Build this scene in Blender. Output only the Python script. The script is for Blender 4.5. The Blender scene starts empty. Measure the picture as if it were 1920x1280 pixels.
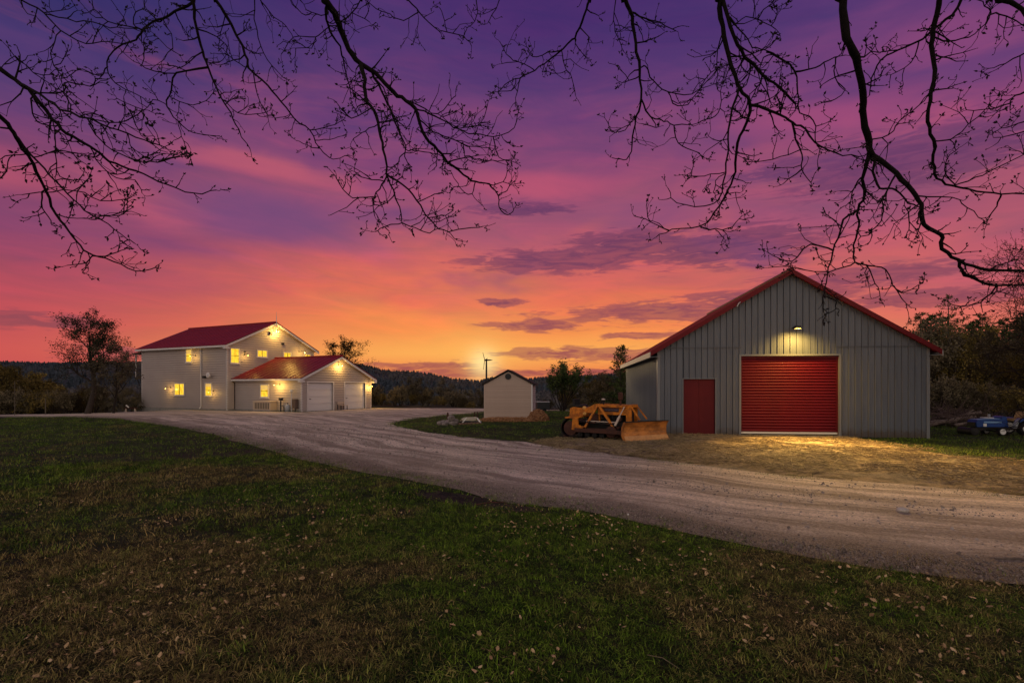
import bpy, bmesh, math, random
import numpy as np
from mathutils import Vector, Matrix, geometry

random.seed(7)
RNG = np.random.default_rng(11)
C = bpy.context.scene.collection
SC = bpy.context.scene
R = math.radians

# ------------------------------------------------------------------ camera
cam = bpy.data.cameras.new("camera")
cam.lens = 18.75
cam.sensor_width = 36
cam.shift_y = 86 / 1920
cam.clip_start = 0.05
cam.clip_end = 9000
camo = bpy.data.objects.new("camera", cam)
C.objects.link(camo)
CAMH = 1.93
camo.location = (0, 0, CAMH)
camo.rotation_euler = (R(90), 0, 0)
SC.camera = camo

SC.view_settings.view_transform = 'Standard'
SC.view_settings.look = 'None'
SC.view_settings.exposure = 0.0
SC.view_settings.gamma = 1.0
SC.view_settings.use_curve_mapping = False
SC.render.film_transparent = False
SC.cycles.max_bounces = 6
SC.cycles.diffuse_bounces = 3
SC.cycles.sample_clamp_indirect = 3.0
SC.cycles.use_denoising = True


def lin(r, g, b):
    f = lambda c: (c / 255) / 12.92 if c / 255 <= 0.04045 else ((c / 255 + 0.055) / 1.055) ** 2.4
    return (f(r), f(g), f(b), 1)


class NT:
    """small node-tree writer"""

    def __init__(s, tree):
        s.t = tree
        s.n = tree.nodes
        s.l = tree.links

    def put(s, sock, v):
        if isinstance(v, bpy.types.NodeSocket):
            s.l.new(v, sock)
        else:
            try:
                sock.default_value = v
            except Exception:
                sock.default_value = (v, v, v)

    def m(s, op, a, b=0.0, c=None, clamp=False):
        n = s.n.new('ShaderNodeMath')
        n.operation = op
        n.use_clamp = clamp
        s.put(n.inputs[0], a)
        s.put(n.inputs[1], b)
        if c is not None:
            s.put(n.inputs[2], c)
        return n.outputs[0]

    def vm(s, op, a, b=(0, 0, 0)):
        n = s.n.new('ShaderNodeVectorMath')
        n.operation = op
        s.put(n.inputs[0], a)
        if op == 'SCALE':
            s.put(n.inputs[3], b)
        else:
            s.put(n.inputs[1], b)
        return n.outputs['Value'] if op in ('LENGTH', 'DOT_PRODUCT', 'DISTANCE') else n.outputs[0]

    def ramp(s, fac, stops, interp='LINEAR'):
        n = s.n.new('ShaderNodeValToRGB')
        n.color_ramp.interpolation = interp
        e = n.color_ramp.elements
        e[0].position, e[0].color = stops[0][0], stops[0][1]
        e[1].position, e[1].color = stops[-1][0], stops[-1][1]
        for p, c in stops[1:-1]:
            k = e.new(p)
            k.color = c
        s.put(n.inputs[0], fac)
        return n.outputs[0]

    def sstep(s, x, lo, hi):
        n = s.n.new('ShaderNodeMapRange')
        n.interpolation_type = 'SMOOTHSTEP'
        s.put(n.inputs[0], x)
        n.inputs[1].default_value = lo
        n.inputs[2].default_value = hi
        return n.outputs[0]

    def lrp(s, x, lo, hi, a=0.0, b=1.0):
        n = s.n.new('ShaderNodeMapRange')
        s.put(n.inputs[0], x)
        for i, v in zip((1, 2, 3, 4), (lo, hi, a, b)):
            n.inputs[i].default_value = v
        return n.outputs[0]

    def mix(s, f, a, b, mode='MIX'):
        n = s.n.new('ShaderNodeMix')
        n.data_type = 'RGBA'
        n.blend_type = mode
        s.put(n.inputs[0], f)
        s.put(n.inputs[6], a)
        s.put(n.inputs[7], b)
        return n.outputs[2]

    def noise(s, vec, scale, detail=3.0, rough=0.5, dist=0.0):
        n = s.n.new('ShaderNodeTexNoise')
        if vec is not None:
            s.put(n.inputs['Vector'], vec)
        n.inputs['Scale'].default_value = scale
        n.inputs['Detail'].default_value = detail
        n.inputs['Roughness'].default_value = rough
        n.inputs['Distortion'].default_value = dist
        return n.outputs[0]

    def xyz(s, v):
        n = s.n.new('ShaderNodeSeparateXYZ')
        s.put(n.inputs[0], v)
        return n.outputs

    def comb(s, x, y, z=0.0):
        n = s.n.new('ShaderNodeCombineXYZ')
        s.put(n.inputs[0], x)
        s.put(n.inputs[1], y)
        s.put(n.inputs[2], z)
        return n.outputs[0]


# ------------------------------------------------------------------ dusk sky
SUN_AZ, SUN_EL = -3.1, 2.6      # degrees, azimuth from +Y towards +X


def make_world():
    w = bpy.data.worlds.new("World")
    SC.world = w
    w.use_nodes = True
    w.node_tree.nodes.clear()
    t = NT(w.node_tree)
    d = t.n.new('ShaderNodeTexCoord').outputs['Generated']
    X, Y, Z = t.xyz(t.vm('NORMALIZE', d))
    el = t.m('MULTIPLY', t.m('ARCSINE', Z), 180 / math.pi)
    az = t.m('MULTIPLY', t.m('ARCTAN2', X, Y), 180 / math.pi)
    ae = t.comb(az, el, 0.0)
    # soft bands of high cloud, rising to the left and to the right
    n1 = t.noise(t.vm('MULTIPLY', ae, (0.028, 0.085, 1)), 1.0, 4.0, 0.55, 0.6)
    n2 = t.noise(t.vm('MULTIPLY', ae, (0.05, 0.22, 1)), 1.0, 5.0, 0.55, 0.8)
    wob = t.m('ADD', t.m('MULTIPLY', t.m('SUBTRACT', n1, 0.5), 21.0), t.m('MULTIPLY', t.m('SUBTRACT', n2, 0.5), 7.0))
    damp = t.sstep(el, 1.0, 17.0)
    e2 = t.m('ADD', el, t.m('MULTIPLY', wob, damp))
    f = t.m('DIVIDE', e2, 90.0, clamp=True)

    def stops(lst):
        return [(e / 90.0, lin(*c)) for e, c in lst]

    ctr = t.ramp(f, stops([(0, (214, 100, 80)), (1.6, (238, 132, 76)), (3.6, (253, 172, 86)), (6, (246, 142, 78)), (9, (228, 112, 84)), (12.5, (206, 97, 96)),
                           (17, (168, 84, 110)), (21.5, (142, 72, 114)), (26, (110, 62, 116)), (31, (84, 53, 113)), (36, (74, 44, 108)), (46, (52, 40, 98)), (90, (38, 36, 86))]))
    lft = t.ramp(f, stops([(0, (190, 82, 82)), (3, (206, 88, 84)), (7, (190, 80, 90)), (11, (168, 74, 98)), (15, (136, 68, 108)),
                           (20, (100, 62, 116)), (25, (70, 54, 112)), (30, (48, 46, 104)), (38, (38, 40, 98)), (90, (38, 36, 86))]))
    rgt = t.ramp(f, stops([(0, (214, 106, 90)), (4, (224, 118, 96)), (8, (206, 100, 102)), (12, (174, 86, 108)), (16, (142, 74, 114)),
                           (20, (140, 70, 116)), (25, (112, 62, 118)), (30, (86, 54, 114)), (38, (60, 46, 106)), (90, (38, 36, 86))]))
    est = t.ramp(f, stops([(0, (160, 144, 140)), (6, (226, 204, 190)), (14, (246, 226, 208)), (28, (226, 212, 200)), (50, (158, 146, 150)), (74, (66, 58, 96)), (90, (38, 36, 86))]))
    col = t.mix(t.sstep(az, -9.0, -46.0), ctr, lft)
    col = t.mix(t.sstep(az, 8.0, 46.0), col, rgt)
    aabs = t.m('ABSOLUTE', az)
    est = t.vm('SCALE', est, 1.12)
    col = t.mix(t.sstep(aabs, 58.0, 125.0), col, est)
    # pink veils catching the light
    veil = t.m('MULTIPLY', t.sstep(n2, 0.50, 0.72), t.m('MULTIPLY', t.sstep(el, 5.0, 14.0), t.sstep(el, 34.0, 20.0)))
    veil = t.m('MULTIPLY', veil, t.sstep(aabs, 120.0, 60.0))
    col = t.mix(t.m('MULTIPLY', veil, 0.42), col, lin(212, 96, 114))
    n5 = t.noise(t.vm('MULTIPLY', t.vm('ADD', ae, t.comb(0.0, t.m('MULTIPLY', az, .08), 0.0)), (0.085, 0.5, 1)), 1.0, 7.0, 0.62, 1.2)
    k5 = t.lrp(n5, .3, .7, .84, 1.15)
    k6 = t.lrp(n5, .3, .7, .97, 1.02)
    col = t.mix(t.sstep(el, 2.0, 9.0), col, t.mix(1.0, col, t.comb(k5, k6, k6), 'MULTIPLY'))
    # broad soft cloud bodies: mauve shade and rosy light
    for a, e, wa, we, cc, k in ((-24, 16.0, 13, 3.4, (100, 70, 124), .68), (-38, 13.5, 14, 2.2, (118, 66, 112), .5), (-14, 17.5, 10, 2.0, (112, 68, 120), .5), (16, 17.3, 14, 2.2, (128, 74, 120), .5), (34, 15.5, 12, 3.0, (124, 72, 116), .5),
                                (-26, 20.3, 12, 1.5, (206, 94, 110), .55), (2, 20.8, 13, 1.7, (198, 84, 112), .5), (-46, 16.0, 8, 2.0, (196, 88, 108), .5), (30, 23.5, 12, 2.0, (176, 78, 122), .5), (40, 27, 10, 2.2, (160, 76, 124), .45)):
        q = t.vm('MULTIPLY', t.vm('SUBTRACT', t.vm('ADD', ae, t.comb(0.0, t.m('ADD', t.m('MULTIPLY', wob, .22), t.m('MULTIPLY', az, .05)), 0.0)), (a, e + a * .05, 0)), (1 / wa, 1 / we, 0))
        v = t.m('MULTIPLY', t.sstep(t.m('SUBTRACT', 1.0, t.vm('LENGTH', q)), 0.0, .75), k)
        col = t.mix(v, col, lin(*cc))
    lum = t.vm('DOT_PRODUCT', col, (.30, .52, .18))
    col = t.mix(t.m('MULTIPLY', t.sstep(el, 4.0, 14.0), .04), col, t.comb(lum, lum, lum))
    # glow round the setting sun
    sv = (math.sin(R(SUN_AZ)) * math.cos(R(SUN_EL)), math.cos(R(SUN_AZ)) * math.cos(R(SUN_EL)), math.sin(R(SUN_EL)))
    ang = t.m('MULTIPLY', t.m('ARCCOSINE', t.vm('DOT_PRODUCT', t.vm('NORMALIZE', d), sv)), 180 / math.pi)
    g1 = t.m('POWER', 2.718, t.m('MULTIPLY', t.m('POWER', t.m('DIVIDE', ang, 1.5), 2.0), -1.0))
    g2 = t.m('POWER', 2.718, t.m('MULTIPLY', t.m('DIVIDE', ang, 3.4), -1.0))
    col = t.mix(t.m('MULTIPLY', g2, 0.5), col, lin(255, 206, 104))
    # low dusky clouds: soft lens shapes broken up by noise
    nz = t.n.new('ShaderNodeTexNoise')
    t.put(nz.inputs['Vector'], t.vm('MULTIPLY', ae, (0.30, 0.75, 1)))
    nz.inputs['Scale'].default_value = 1.0
    nz.inputs['Detail'].default_value = 5.0
    warp = t.vm('MULTIPLY', t.vm('SUBTRACT', nz.outputs[1], (0.5, 0.5, 0.5)), (7.0, 1.3, 0))
    p = t.vm('ADD', ae, warp)
    blobs = [(5.5, 13.2, 7.0, 1.5), (13.0, 14.4, 5.0, 1.9), (22.0, 13.7, 6.5, 2.2), (17.5, 7.7, 9.5, 1.2), (26.0, 8.8, 6.0, 1.0), (2.7, 6.6, 4.0, .7), (-1.0, 9.0, 1.9, .5), (13.5, 5.4, 3.4, .5),
             (7.0, 3.7, 7.5, .75), (14.0, 3.1, 5.5, .7), (-9.0, 2.3, 5.0, .6), (-2.0, 1.5, 9.0, .55), (9.0, 1.5, 8.0, .6), (1.5, 18.4, 3.6, .8), (33.0, 9.8, 6.0, 1.2),
             (38.0, 7.4, 5.0, .9), (37.0, 19.0, 7.5, 2.6), (28.5, 20.0, 4.6, 1.0), (-43.0, 5.4, 3.2, .8), (-40.5, 5.2, 1.8, .5), (-35.5, 3.0, 3.0, .8), (-70, 8, 12, 1.2), (66, 10, 12, 1.6)]
    best = None
    for a, e, wa, we in blobs:
        q = t.vm('MULTIPLY', t.vm('SUBTRACT', p, (a, e, 0)), (1 / (wa * 1.3), 1 / (we * .82), 0))
        v = t.m('SUBTRACT', 1.0, t.vm('LENGTH', q))
        best = v if best is None else t.m('MAXIMUM', best, v)
    n3 = t.noise(t.vm('MULTIPLY', ae, (0.30, 2.0, 1)), 1.0, 7.0, 0.62, 0.7)
    cm = t.sstep(t.m('ADD', best, t.m('MULTIPLY', t.m('SUBTRACT', n3, 0.5), 3.0)), -0.30, 0.30)
    ccol = t.ramp(t.m('DIVIDE', el, 22.0, clamp=True), [(0.0, lin(158, 78, 78)), (0.2, lin(150, 76, 84)), (0.42, lin(124, 68, 92)), (0.7, lin(100, 58, 94)), (1.0, lin(104, 60, 106))])
    rim = t.mix(t.m('MULTIPLY', t.sstep(n3, .38, .62), .35), ccol, col)
    col = t.mix(t.m('MULTIPLY', cm, 0.9), col, rim)
    # faint large blue-violet cloud shade, upper left of the glow
    n4 = t.noise(t.vm('ADD', t.vm('MULTIPLY', ae, (0.045, 0.13, 1)), (3.1, 7.7, 0)), 1.0, 4.0, 0.5, 0.5)
    sh = t.m('MULTIPLY', t.sstep(n4, 0.52, 0.68), t.m('MULTIPLY', t.sstep(el, 7.0, 13.0), t.sstep(el, 30.0, 20.0)))
    col = t.mix(t.m('MULTIPLY', t.m('MULTIPLY', sh, t.sstep(aabs, 110.0, 60.0)), 0.6), col, lin(104, 66, 116))
    col = t.mix(t.m('MULTIPLY', g1, 0.8), col, (1.15, .86, 0.36, 1))
    bg = t.n.new('ShaderNodeBackground')
    t.put(bg.inputs[0], col)
    bg.inputs[1].default_value = 1.0
    out = t.n.new('ShaderNodeOutputWorld')
    t.l.new(bg.outputs[0], out.inputs[0])
    w.cycles.sampling_method = 'MANUAL'
    w.cycles.sample_map_resolution = 512


make_world()

sun = bpy.data.lights.new("sun", 'SUN')
sun.energy = 0.35
sun.angle = R(5)
sun.color = (1.0, 0.72, 0.36)
suno = bpy.data.objects.new("sun", sun)
C.objects.link(suno)
sd = Vector((math.sin(R(SUN_AZ)) * math.cos(R(SUN_EL)), math.cos(R(SUN_AZ)) * math.cos(R(SUN_EL)), math.sin(R(SUN_EL))))
suno.rotation_euler = sd.to_track_quat('Z', 'Y').to_euler()

# ------------------------------------------------------------------ materials
MATS = {}


def mat(name, c, rough=0.7, var=0.0, vscale=3.0, bump=0.0, bscale=20.0, metal=0.0, c2=None, emit=None, spec=0.28, stretch=(1, 1, 1), per_obj=0.0):
    if name in MATS:
        return MATS[name]
    m = bpy.data.materials.new(name)
    m.use_nodes = True
    t = NT(m.node_tree)
    b = m.node_tree.nodes['Principled BSDF']
    b.inputs['Roughness'].default_value = rough
    b.inputs['Metallic'].default_value = metal
    b.inputs['Specular IOR Level'].default_value = spec
    c = tuple(c) + (1,)
    col = c
    tc = t.n.new('ShaderNodeTexCoord').outputs['Object']
    tcs = t.vm('MULTIPLY', tc, stretch)
    if var or c2:
        c2 = (tuple(c2) + (1,)) if c2 else tuple(x * 0.45 for x in c[:3]) + (1,)
        n = t.noise(tcs, vscale, 5.0, 0.6)
        col = t.mix(t.m('MULTIPLY', t.sstep(n, 0.38, 0.66), var if var else 1.0), c, c2)
    if per_obj:
        oi = t.n.new('ShaderNodeObjectInfo').outputs['Random']
        k = t.lrp(oi, 0, 1, 1 - per_obj, 1 + per_obj)
        col = t.mix(1.0, col, t.comb(k, k, k), 'MULTIPLY')
    t.put(b.inputs['Base Color'], col)
    if bump:
        bn = t.n.new('ShaderNodeBump')
        bn.inputs['Strength'].default_value = bump
        bn.inputs['Distance'].default_value = 0.02
        t.put(bn.inputs['Height'], t.noise(tcs, bscale, 4.0, 0.6))
        t.l.new(bn.outputs[0], b.inputs['Normal'])
    if emit:
        b.inputs['Emission Color'].default_value = tuple(emit[:3]) + (1,)
        b.inputs['Emission Strength'].default_value = emit[3]
    MATS[name] = m
    return m


# ------------------------------------------------------------------ mesh building
class MB:
    def __init__(s):
        s.v, s.f = [], []

    def add(s, vs, fs):
        o = len(s.v)
        s.v.extend([tuple(map(float, p)) for p in vs])
        s.f.extend([tuple(i + o for i in f) for f in fs])
        return s

    def box(s, x0, x1, y0, y1, z0, z1, bev=0.0):
        if bev <= 0:
            return s.add([(x0, y0, z0), (x1, y0, z0), (x1, y1, z0), (x0, y1, z0), (x0, y0, z1), (x1, y0, z1), (x1, y1, z1), (x0, y1, z1)],
                         [(0, 3, 2, 1), (4, 5, 6, 7), (0, 1, 5, 4), (1, 2, 6, 5), (2, 3, 7, 6), (3, 0, 4, 7)])
        b = bev
        return s.prism([(x0 + b, z0), (x1 - b, z0), (x1, z0 + b), (x1, z1 - b), (x1 - b, z1), (x0 + b, z1), (x0, z1 - b), (x0, z0 + b)], y0, y1)

    def prism(s, poly, y0, y1, ax='y'):
        """poly in (x,z) extruded along y (ax='y'), (y,z) along x (ax='x') or (x,y) along z (ax='z')"""
        n = len(poly)
        if ax == 'y':
            P = lambda p, e: (p[0], e, p[1])
        elif ax == 'x':
            P = lambda p, e: (e, p[0], p[1])
        else:
            P = lambda p, e: (p[0], p[1], e)
        vs = [P(p, y0) for p in poly] + [P(p, y1) for p in poly]
        fs = [tuple(range(n)), tuple(range(2 * n - 1, n - 1, -1))] + [(i, i + n, (i + 1) % n + n, (i + 1) % n) for i in range(n)]
        return s.add(vs, fs)

    def tube(s, path, rad, n=8, cap=True):
        path = [Vector(p) for p in path]
        if not hasattr(rad, '__len__'):
            rad = [rad] * len(path)
        rings = []
        up = None
        for i, p in enumerate(path):
            d = (path[min(i + 1, len(path) - 1)] - path[max(i - 1, 0)])
            if d.length < 1e-9:
                d = Vector((0, 0, 1))
            d.normalize()
            if up is None:
                up = d.orthogonal().normalized()
            else:
                up = (up - d * up.dot(d))
                up = up.normalized() if up.length > 1e-6 else d.orthogonal().normalized()
            w = d.cross(up)
            rings.append([p + (up * math.cos(2 * math.pi * k / n) + w * math.sin(2 * math.pi * k / n)) * rad[i] for k in range(n)])
        vs = [q for r in rings for q in r]
        fs = []
        for i in range(len(path) - 1):
            for k in range(n):
                a, b = i * n + k, i * n + (k + 1) % n
                fs.append((a, b, b + n, a + n))
        if cap:
            fs.append(tuple(range(n - 1, -1, -1)))
            fs.append(tuple(range((len(path) - 1) * n, len(path) * n)))
        return s.add(vs, fs)

    def bar(s, p0, p1, w, h, up=(0, 0, 1)):
        p0, p1 = Vector(p0), Vector(p1)
        d = (p1 - p0).normalized()
        sd_ = d.cross(Vector(up))
        if sd_.length < 1e-5:
            sd_ = d.cross(Vector((1, 0, 0)))
        sd_.normalize()
        u = sd_.cross(d)
        vs = [p + sd_ * (a * w / 2) + u * (b * h / 2) for p in (p0, p1) for a, b in ((-1, -1), (1, -1), (1, 1), (-1, 1))]
        return s.add(vs, [(3, 2, 1, 0), (4, 5, 6, 7)] + [(i, (i + 1) % 4, (i + 1) % 4 + 4, i + 4) for i in range(4)])

    def lathe(s, prof, n=20, axis='z', c=(0, 0, 0)):
        """prof: (radius, height) pairs turned about an axis through c"""
        vs = []
        for r, h in prof:
            for k in range(n):
                a = 2 * math.pi * k / n
                x, y = r * math.cos(a), r * math.sin(a)
                p = (x, y, h) if axis == 'z' else ((h, x, y) if axis == 'x' else (x, h, y))
                vs.append((p[0] + c[0], p[1] + c[1], p[2] + c[2]))
        fs = [(i * n + k, i * n + (k + 1) % n, (i + 1) * n + (k + 1) % n, (i + 1) * n + k) for i in range(len(prof) - 1) for k in range(n)]
        fs += [tuple(range(n - 1, -1, -1)), tuple(range((len(prof) - 1) * n, len(prof) * n))]
        return s.add(vs, fs)

    def rock(s, c, r, sq=(1, 1, 1), seed=0, sub=2):
        bm = bmesh.new()
        bmesh.ops.create_icosphere(bm, subdivisions=sub, radius=1)
        rr = np.random.default_rng(seed)
        ax = [(Vector(rr.normal(size=3)).normalized(), rr.uniform(.62, .95)) for _ in range(9)]
        vs = []
        for v in bm.verts:
            p = v.co.copy()
            for a, d_ in ax:
                k = p.dot(a)
                if k > d_:
                    p -= a * (k - d_)
            p += Vector(rr.normal(size=3)) * 0.03
            vs.append((c[0] + p.x * r * sq[0], c[1] + p.y * r * sq[1], c[2] + p.z * r * sq[2]))
        bm.verts.index_update()
        fs = [tuple(v.index for v in f.verts) for f in bm.faces]
        bm.free()
        return s.add(vs, fs)

    def mesh(s, name, m=None, smooth=False):
        me = bpy.data.meshes.new(name)
        me.from_pydata(s.v, [], s.f)
        if m:
            me.materials.append(m)
        if smooth:
            me.polygons.foreach_set('use_smooth', [True] * len(me.polygons))
        me.update()
        return me

    def build(s, name, m, parent=None, label=None, smooth=False, loc=None, kind=None):
        me = s.mesh(name, m, smooth)
        bm = bmesh.new()
        bm.from_mesh(me)
        bmesh.ops.recalc_face_normals(bm, faces=bm.faces)
        bm.to_mesh(me)
        bm.free()
        return link(name, me, parent, label, loc, kind)


def link(name, me, parent=None, label=None, loc=None, kind=None):
    o = bpy.data.objects.new(name, me)
    C.objects.link(o)
    if parent is not None:
        o.parent = parent
    if loc is not None:
        o.location = loc
    if label:
        o['label'] = label
    if kind:
        o['kind'] = kind
    return o


def tag(o, label, cat, group=None):
    o['label'] = label
    o['category'] = cat
    if group:
        o['group'] = group
    return o


def thing(name, label, cat, loc=(0, 0, 0), rotz=0.0, group=None):
    o = bpy.data.objects.new(name, None)
    o.empty_display_size = 0.2
    C.objects.link(o)
    o.location = loc
    o.rotation_euler = (0, 0, rotz)
    return tag(o, label, cat, group)


def lamp(name, kind, loc, energy, color, parent=None, rot=None, size=0.05, spot=None, blend=0.6):
    L = bpy.data.lights.new(name, kind)
    L.energy = energy
    L.color = color
    if kind in ('POINT', 'SPOT'):
        L.shadow_soft_size = size
    if kind == 'SPOT':
        L.spot_size = spot
        L.spot_blend = blend
    o = bpy.data.objects.new(name, L)
    C.objects.link(o)
    if parent:
        o.parent = parent
    o.location = loc
    if rot:
        o.rotation_euler = rot
    return o


# ------------------------------------------------------------------ value noise and ground shape (plain numpy)
_PERM = np.random.default_rng(3).random((256, 256))


def vnoise(x, y):
    x = np.asarray(x, float)
    y = np.asarray(y, float)
    xi, yi = np.floor(x).astype(int), np.floor(y).astype(int)
    fx, fy = x - xi, y - yi
    fx, fy = fx * fx * (3 - 2 * fx), fy * fy * (3 - 2 * fy)
    g = lambda a, b: _PERM[a % 256, b % 256]
    return (g(xi, yi) * (1 - fx) + g(xi + 1, yi) * fx) * (1 - fy) + (g(xi, yi + 1) * (1 - fx) + g(xi + 1, yi + 1) * fx) * fy


def fnoise(x, y, o=4):
    s, a, t = 0, 1, 0
    for k in range(o):
        s = s + a * vnoise(np.asarray(x) * 2 ** k + 17 * k, np.asarray(y) * 2 ** k + 31 * k)
        t += a
        a *= .5
    return s / t


def sst(x, a, b):
    t = np.clip((np.asarray(x, float) - a) / (b - a), 0, 1)
    return t * t * (3 - 2 * t)


EDGE_X = [-300, -70, -36, -31.5, -29.3, -27, -25, -8, -5, 4, 9, 14, 22, 40, 300]
EDGE_Y = [33, 33, 36.0, 39.0, 41.5, 50, 60, 58, 50.5, 49, 46, 60, 70, 80, 80]


def gh(x, y):
    """height of the ground"""
    x = np.asarray(x, float)
    y = np.asarray(y, float)
    near = 1 - sst(y, 30, 44)
    z = (0.10 * (vnoise(x / 7 + 40, y / 7 + 9) - .5) + 0.07 * (vnoise(x / 3.1, y / 3.1 + 50) - .5)) * near * sst(np.hypot(x, y), 2, 5)
    ed = np.interp(x, EDGE_X, EDGE_Y)
    over = np.clip(y - ed, 0, 60)
    drop = -0.13 * over * sst(over, 0, 5)
    rise = 0.03 * np.clip(y - 36, 0, 60) * sst(x, 20, 34)
    z = z + drop * (1 - sst(x, 12, 22)) + rise
    # the low bare hollow in the lawn
    z = z - 0.10 * np.exp(-(((x + .8) / 1.5) ** 2 + ((y - 9.1) / .6) ** 2))
    return z


def g0(x, y):
    return float(gh(x, y))

# ------------------------------------------------------------------ ground sheets
NEAR = [(-60, 33.5), (-40.95, 33.57), (-35.7, 33.68), (-32.51, 33.86), (-28.69, 34.0), (-24.38, 32.9), (-18.46, 27.97), (-13.02, 22.44), (-9.1, 18.21), (-5.85, 14.62), (-3.38, 12.06), (-1.7, 10.6),
        (0.0, 9.1), (1.28, 7.98), (2.35, 6.92), (3.2, 6.15), (3.84, 5.64), (4.48, 5.33), (4.95, 5.16), (5.66, 4.96), (6.8, 4.72), (10, 3.9), (20, 1.5)]
GRAVEL = NEAR + [(20, 6.5), (11, 9.3), (6, 13), (3, 17.5), (2.5, 22), (3.5, 30), (5.5, 40), (4.5, 45.6), (-2, 48.4), (-6, 49.4), (-11.5, 49.6), (-12.6, 49.8), (-16.3, 41.3),
                 (-23.8, 43.9), (-29, 46.0), (-31.8, 43.5), (-31.0, 40.2), (-33.5, 37.6), (-36, 36.2), (-48, 34.7), (-60, 34.5)]
ISLAND = [(-6.55, 29.0), (-6.26, 27.57), (-5.61, 26.08), (-4.76, 24.43), (-3.59, 22.44), (-2.31, 20.98), (-1.21, 20.1), (0.0, 19.11), (0.91, 18.21), (1.6, 17.9), (3, 20.3), (5.6, 20.9), (5.9, 31), (6.6, 40),
          (5, 43.0), (3.0, 43.4), (0, 42.8), (-2.2, 41.4), (-3.09, 38.6), (-5.0, 35.74), (-6.09, 33.86), (-6.63, 30.6)]
DIRT = [(0.5, 18.9), (0.9, 18.2), (1.61, 16.3), (2.82, 14.85), (4.49, 13.22), (5.77, 11.77), (6.9, 10.78), (8.04, 10.05), (8.99, 9.37), (10.25, 8.62), (13, 7.2), (17, 10.2), (14.9, 12.5), (13.05, 13.6), (12.6, 14.2),
        (12.45, 15.6), (12.6, 17.6), (12.4, 19.2), (12.9, 20.9), (6.5, 21.9), (5.9, 21.1), (4.2, 20.9), (1.77, 20.0)]


def densify(poly, step, jit, seed, closed=True):
    out = []
    n = len(poly)
    for i in range(n if closed else n - 1):
        a, b = np.array(poly[i]), np.array(poly[(i + 1) % n])
        k = max(1, int(np.hypot(*(b - a)) / step))
        for j in range(k):
            out.append(a + (b - a) * j / k)
    if not closed:
        out.append(np.array(poly[-1]))
    P = np.array(out)
    s = np.arange(len(P)) * step
    d = np.roll(P, -1, 0) - np.roll(P, 1, 0)
    nrm = np.stack([-d[:, 1], d[:, 0]], 1) / np.maximum(1e-6, np.hypot(d[:, 0], d[:, 1]))[:, None]
    off = (fnoise(s / 1.9 + seed * 7, s * 0 + seed, 4) - .5) * 2 * jit
    return P + nrm * off[:, None]


def inside(poly, x, y):
    P = np.asarray(poly)
    x = np.asarray(x, float)
    y = np.asarray(y, float)
    c = np.zeros(x.shape, bool)
    n = len(P)
    for i in range(n):
        x1, y1 = P[i]
        x2, y2 = P[(i + 1) % n]
        if y1 == y2:
            continue
        t = ((y1 > y) != (y2 > y)) & (x < (x2 - x1) * (y - y1) / (y2 - y1) + x1)
        c ^= t
    return c


def pline(P, x, y):
    """distance to a polyline and length along it"""
    P = np.asarray(P, float)
    x = np.asarray(x, float)
    y = np.asarray(y, float)
    best = np.full(x.shape, 1e9)
    along = np.zeros(x.shape)
    L = 0
    for i in range(len(P) - 1):
        d = P[i + 1] - P[i]
        l2 = d @ d
        t = np.clip(((x - P[i][0]) * d[0] + (y - P[i][1]) * d[1]) / l2, 0, 1)
        q = np.hypot(x - P[i][0] - t * d[0], y - P[i][1] - t * d[1])
        m = q < best
        best = np.where(m, q, best)
        along = np.where(m, L + t * math.sqrt(l2), along)
        L += math.sqrt(l2)
    return best, along


def sheet(name, poly, step, jit, seed, lift, m, relief=None, uvline=None, label=None):
    B = densify(poly, .3, jit, seed)
    x0, y0 = B.min(0)
    x1, y1 = B.max(0)
    gx, gy = np.meshgrid(np.arange(x0, x1, step), np.arange(y0, y1, step))
    gx = gx.ravel() + RNG.uniform(-.2, .2, gx.size) * step
    gy = gy.ravel() + RNG.uniform(-.2, .2, gy.size) * step
    k = inside(B, gx, gy)
    bd, _ = pline(np.vstack([B, B[:1]]), gx[k], gy[k])
    gx, gy = gx[k][bd > step * .45], gy[k][bd > step * .45]
    pts = [Vector(p) for p in B] + [Vector((a, b)) for a, b in zip(gx, gy)]
    ed = [(i, (i + 1) % len(B)) for i in range(len(B))]
    v, e, f, *_ = geometry.delaunay_2d_cdt(pts, ed, [], 1, 1e-4)
    V = np.array([(p.x, p.y) for p in v])
    bd, _ = pline(np.vstack([B, B[:1]]), V[:, 0], V[:, 1])
    z = gh(V[:, 0], V[:, 1]) + lift * (0.35 + .65 * sst(bd, 0, .8))
    if relief is not None:
        z = z + relief(V[:, 0], V[:, 1]) * sst(bd, 0, 1.0)
    me = bpy.data.meshes.new(name)
    me.from_pydata([(a, b, c) for (a, b), c in zip(V, z)], [], [tuple(q) for q in f])
    me.materials.append(m)
    bm = bmesh.new()
    bm.from_mesh(me)
    bmesh.ops.recalc_face_normals(bm, faces=bm.faces)
    if sum(q.normal.z for q in bm.faces) < 0:
        bmesh.ops.reverse_faces(bm, faces=bm.faces)
    bm.to_mesh(me)
    bm.free()
    me.polygons.foreach_set('use_smooth', [True] * len(me.polygons))
    if uvline is not None:
        d, a = pline(uvline, V[:, 0], V[:, 1])
        at = me.attributes.new('road', 'FLOAT_VECTOR', 'POINT')
        at.data.foreach_set('vector', np.stack([a, d, d * 0], 1).ravel())
    o = bpy.data.objects.new(name, me)
    C.objects.link(o)
    o['kind'] = 'structure'
    o['label'] = label
    return o


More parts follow.
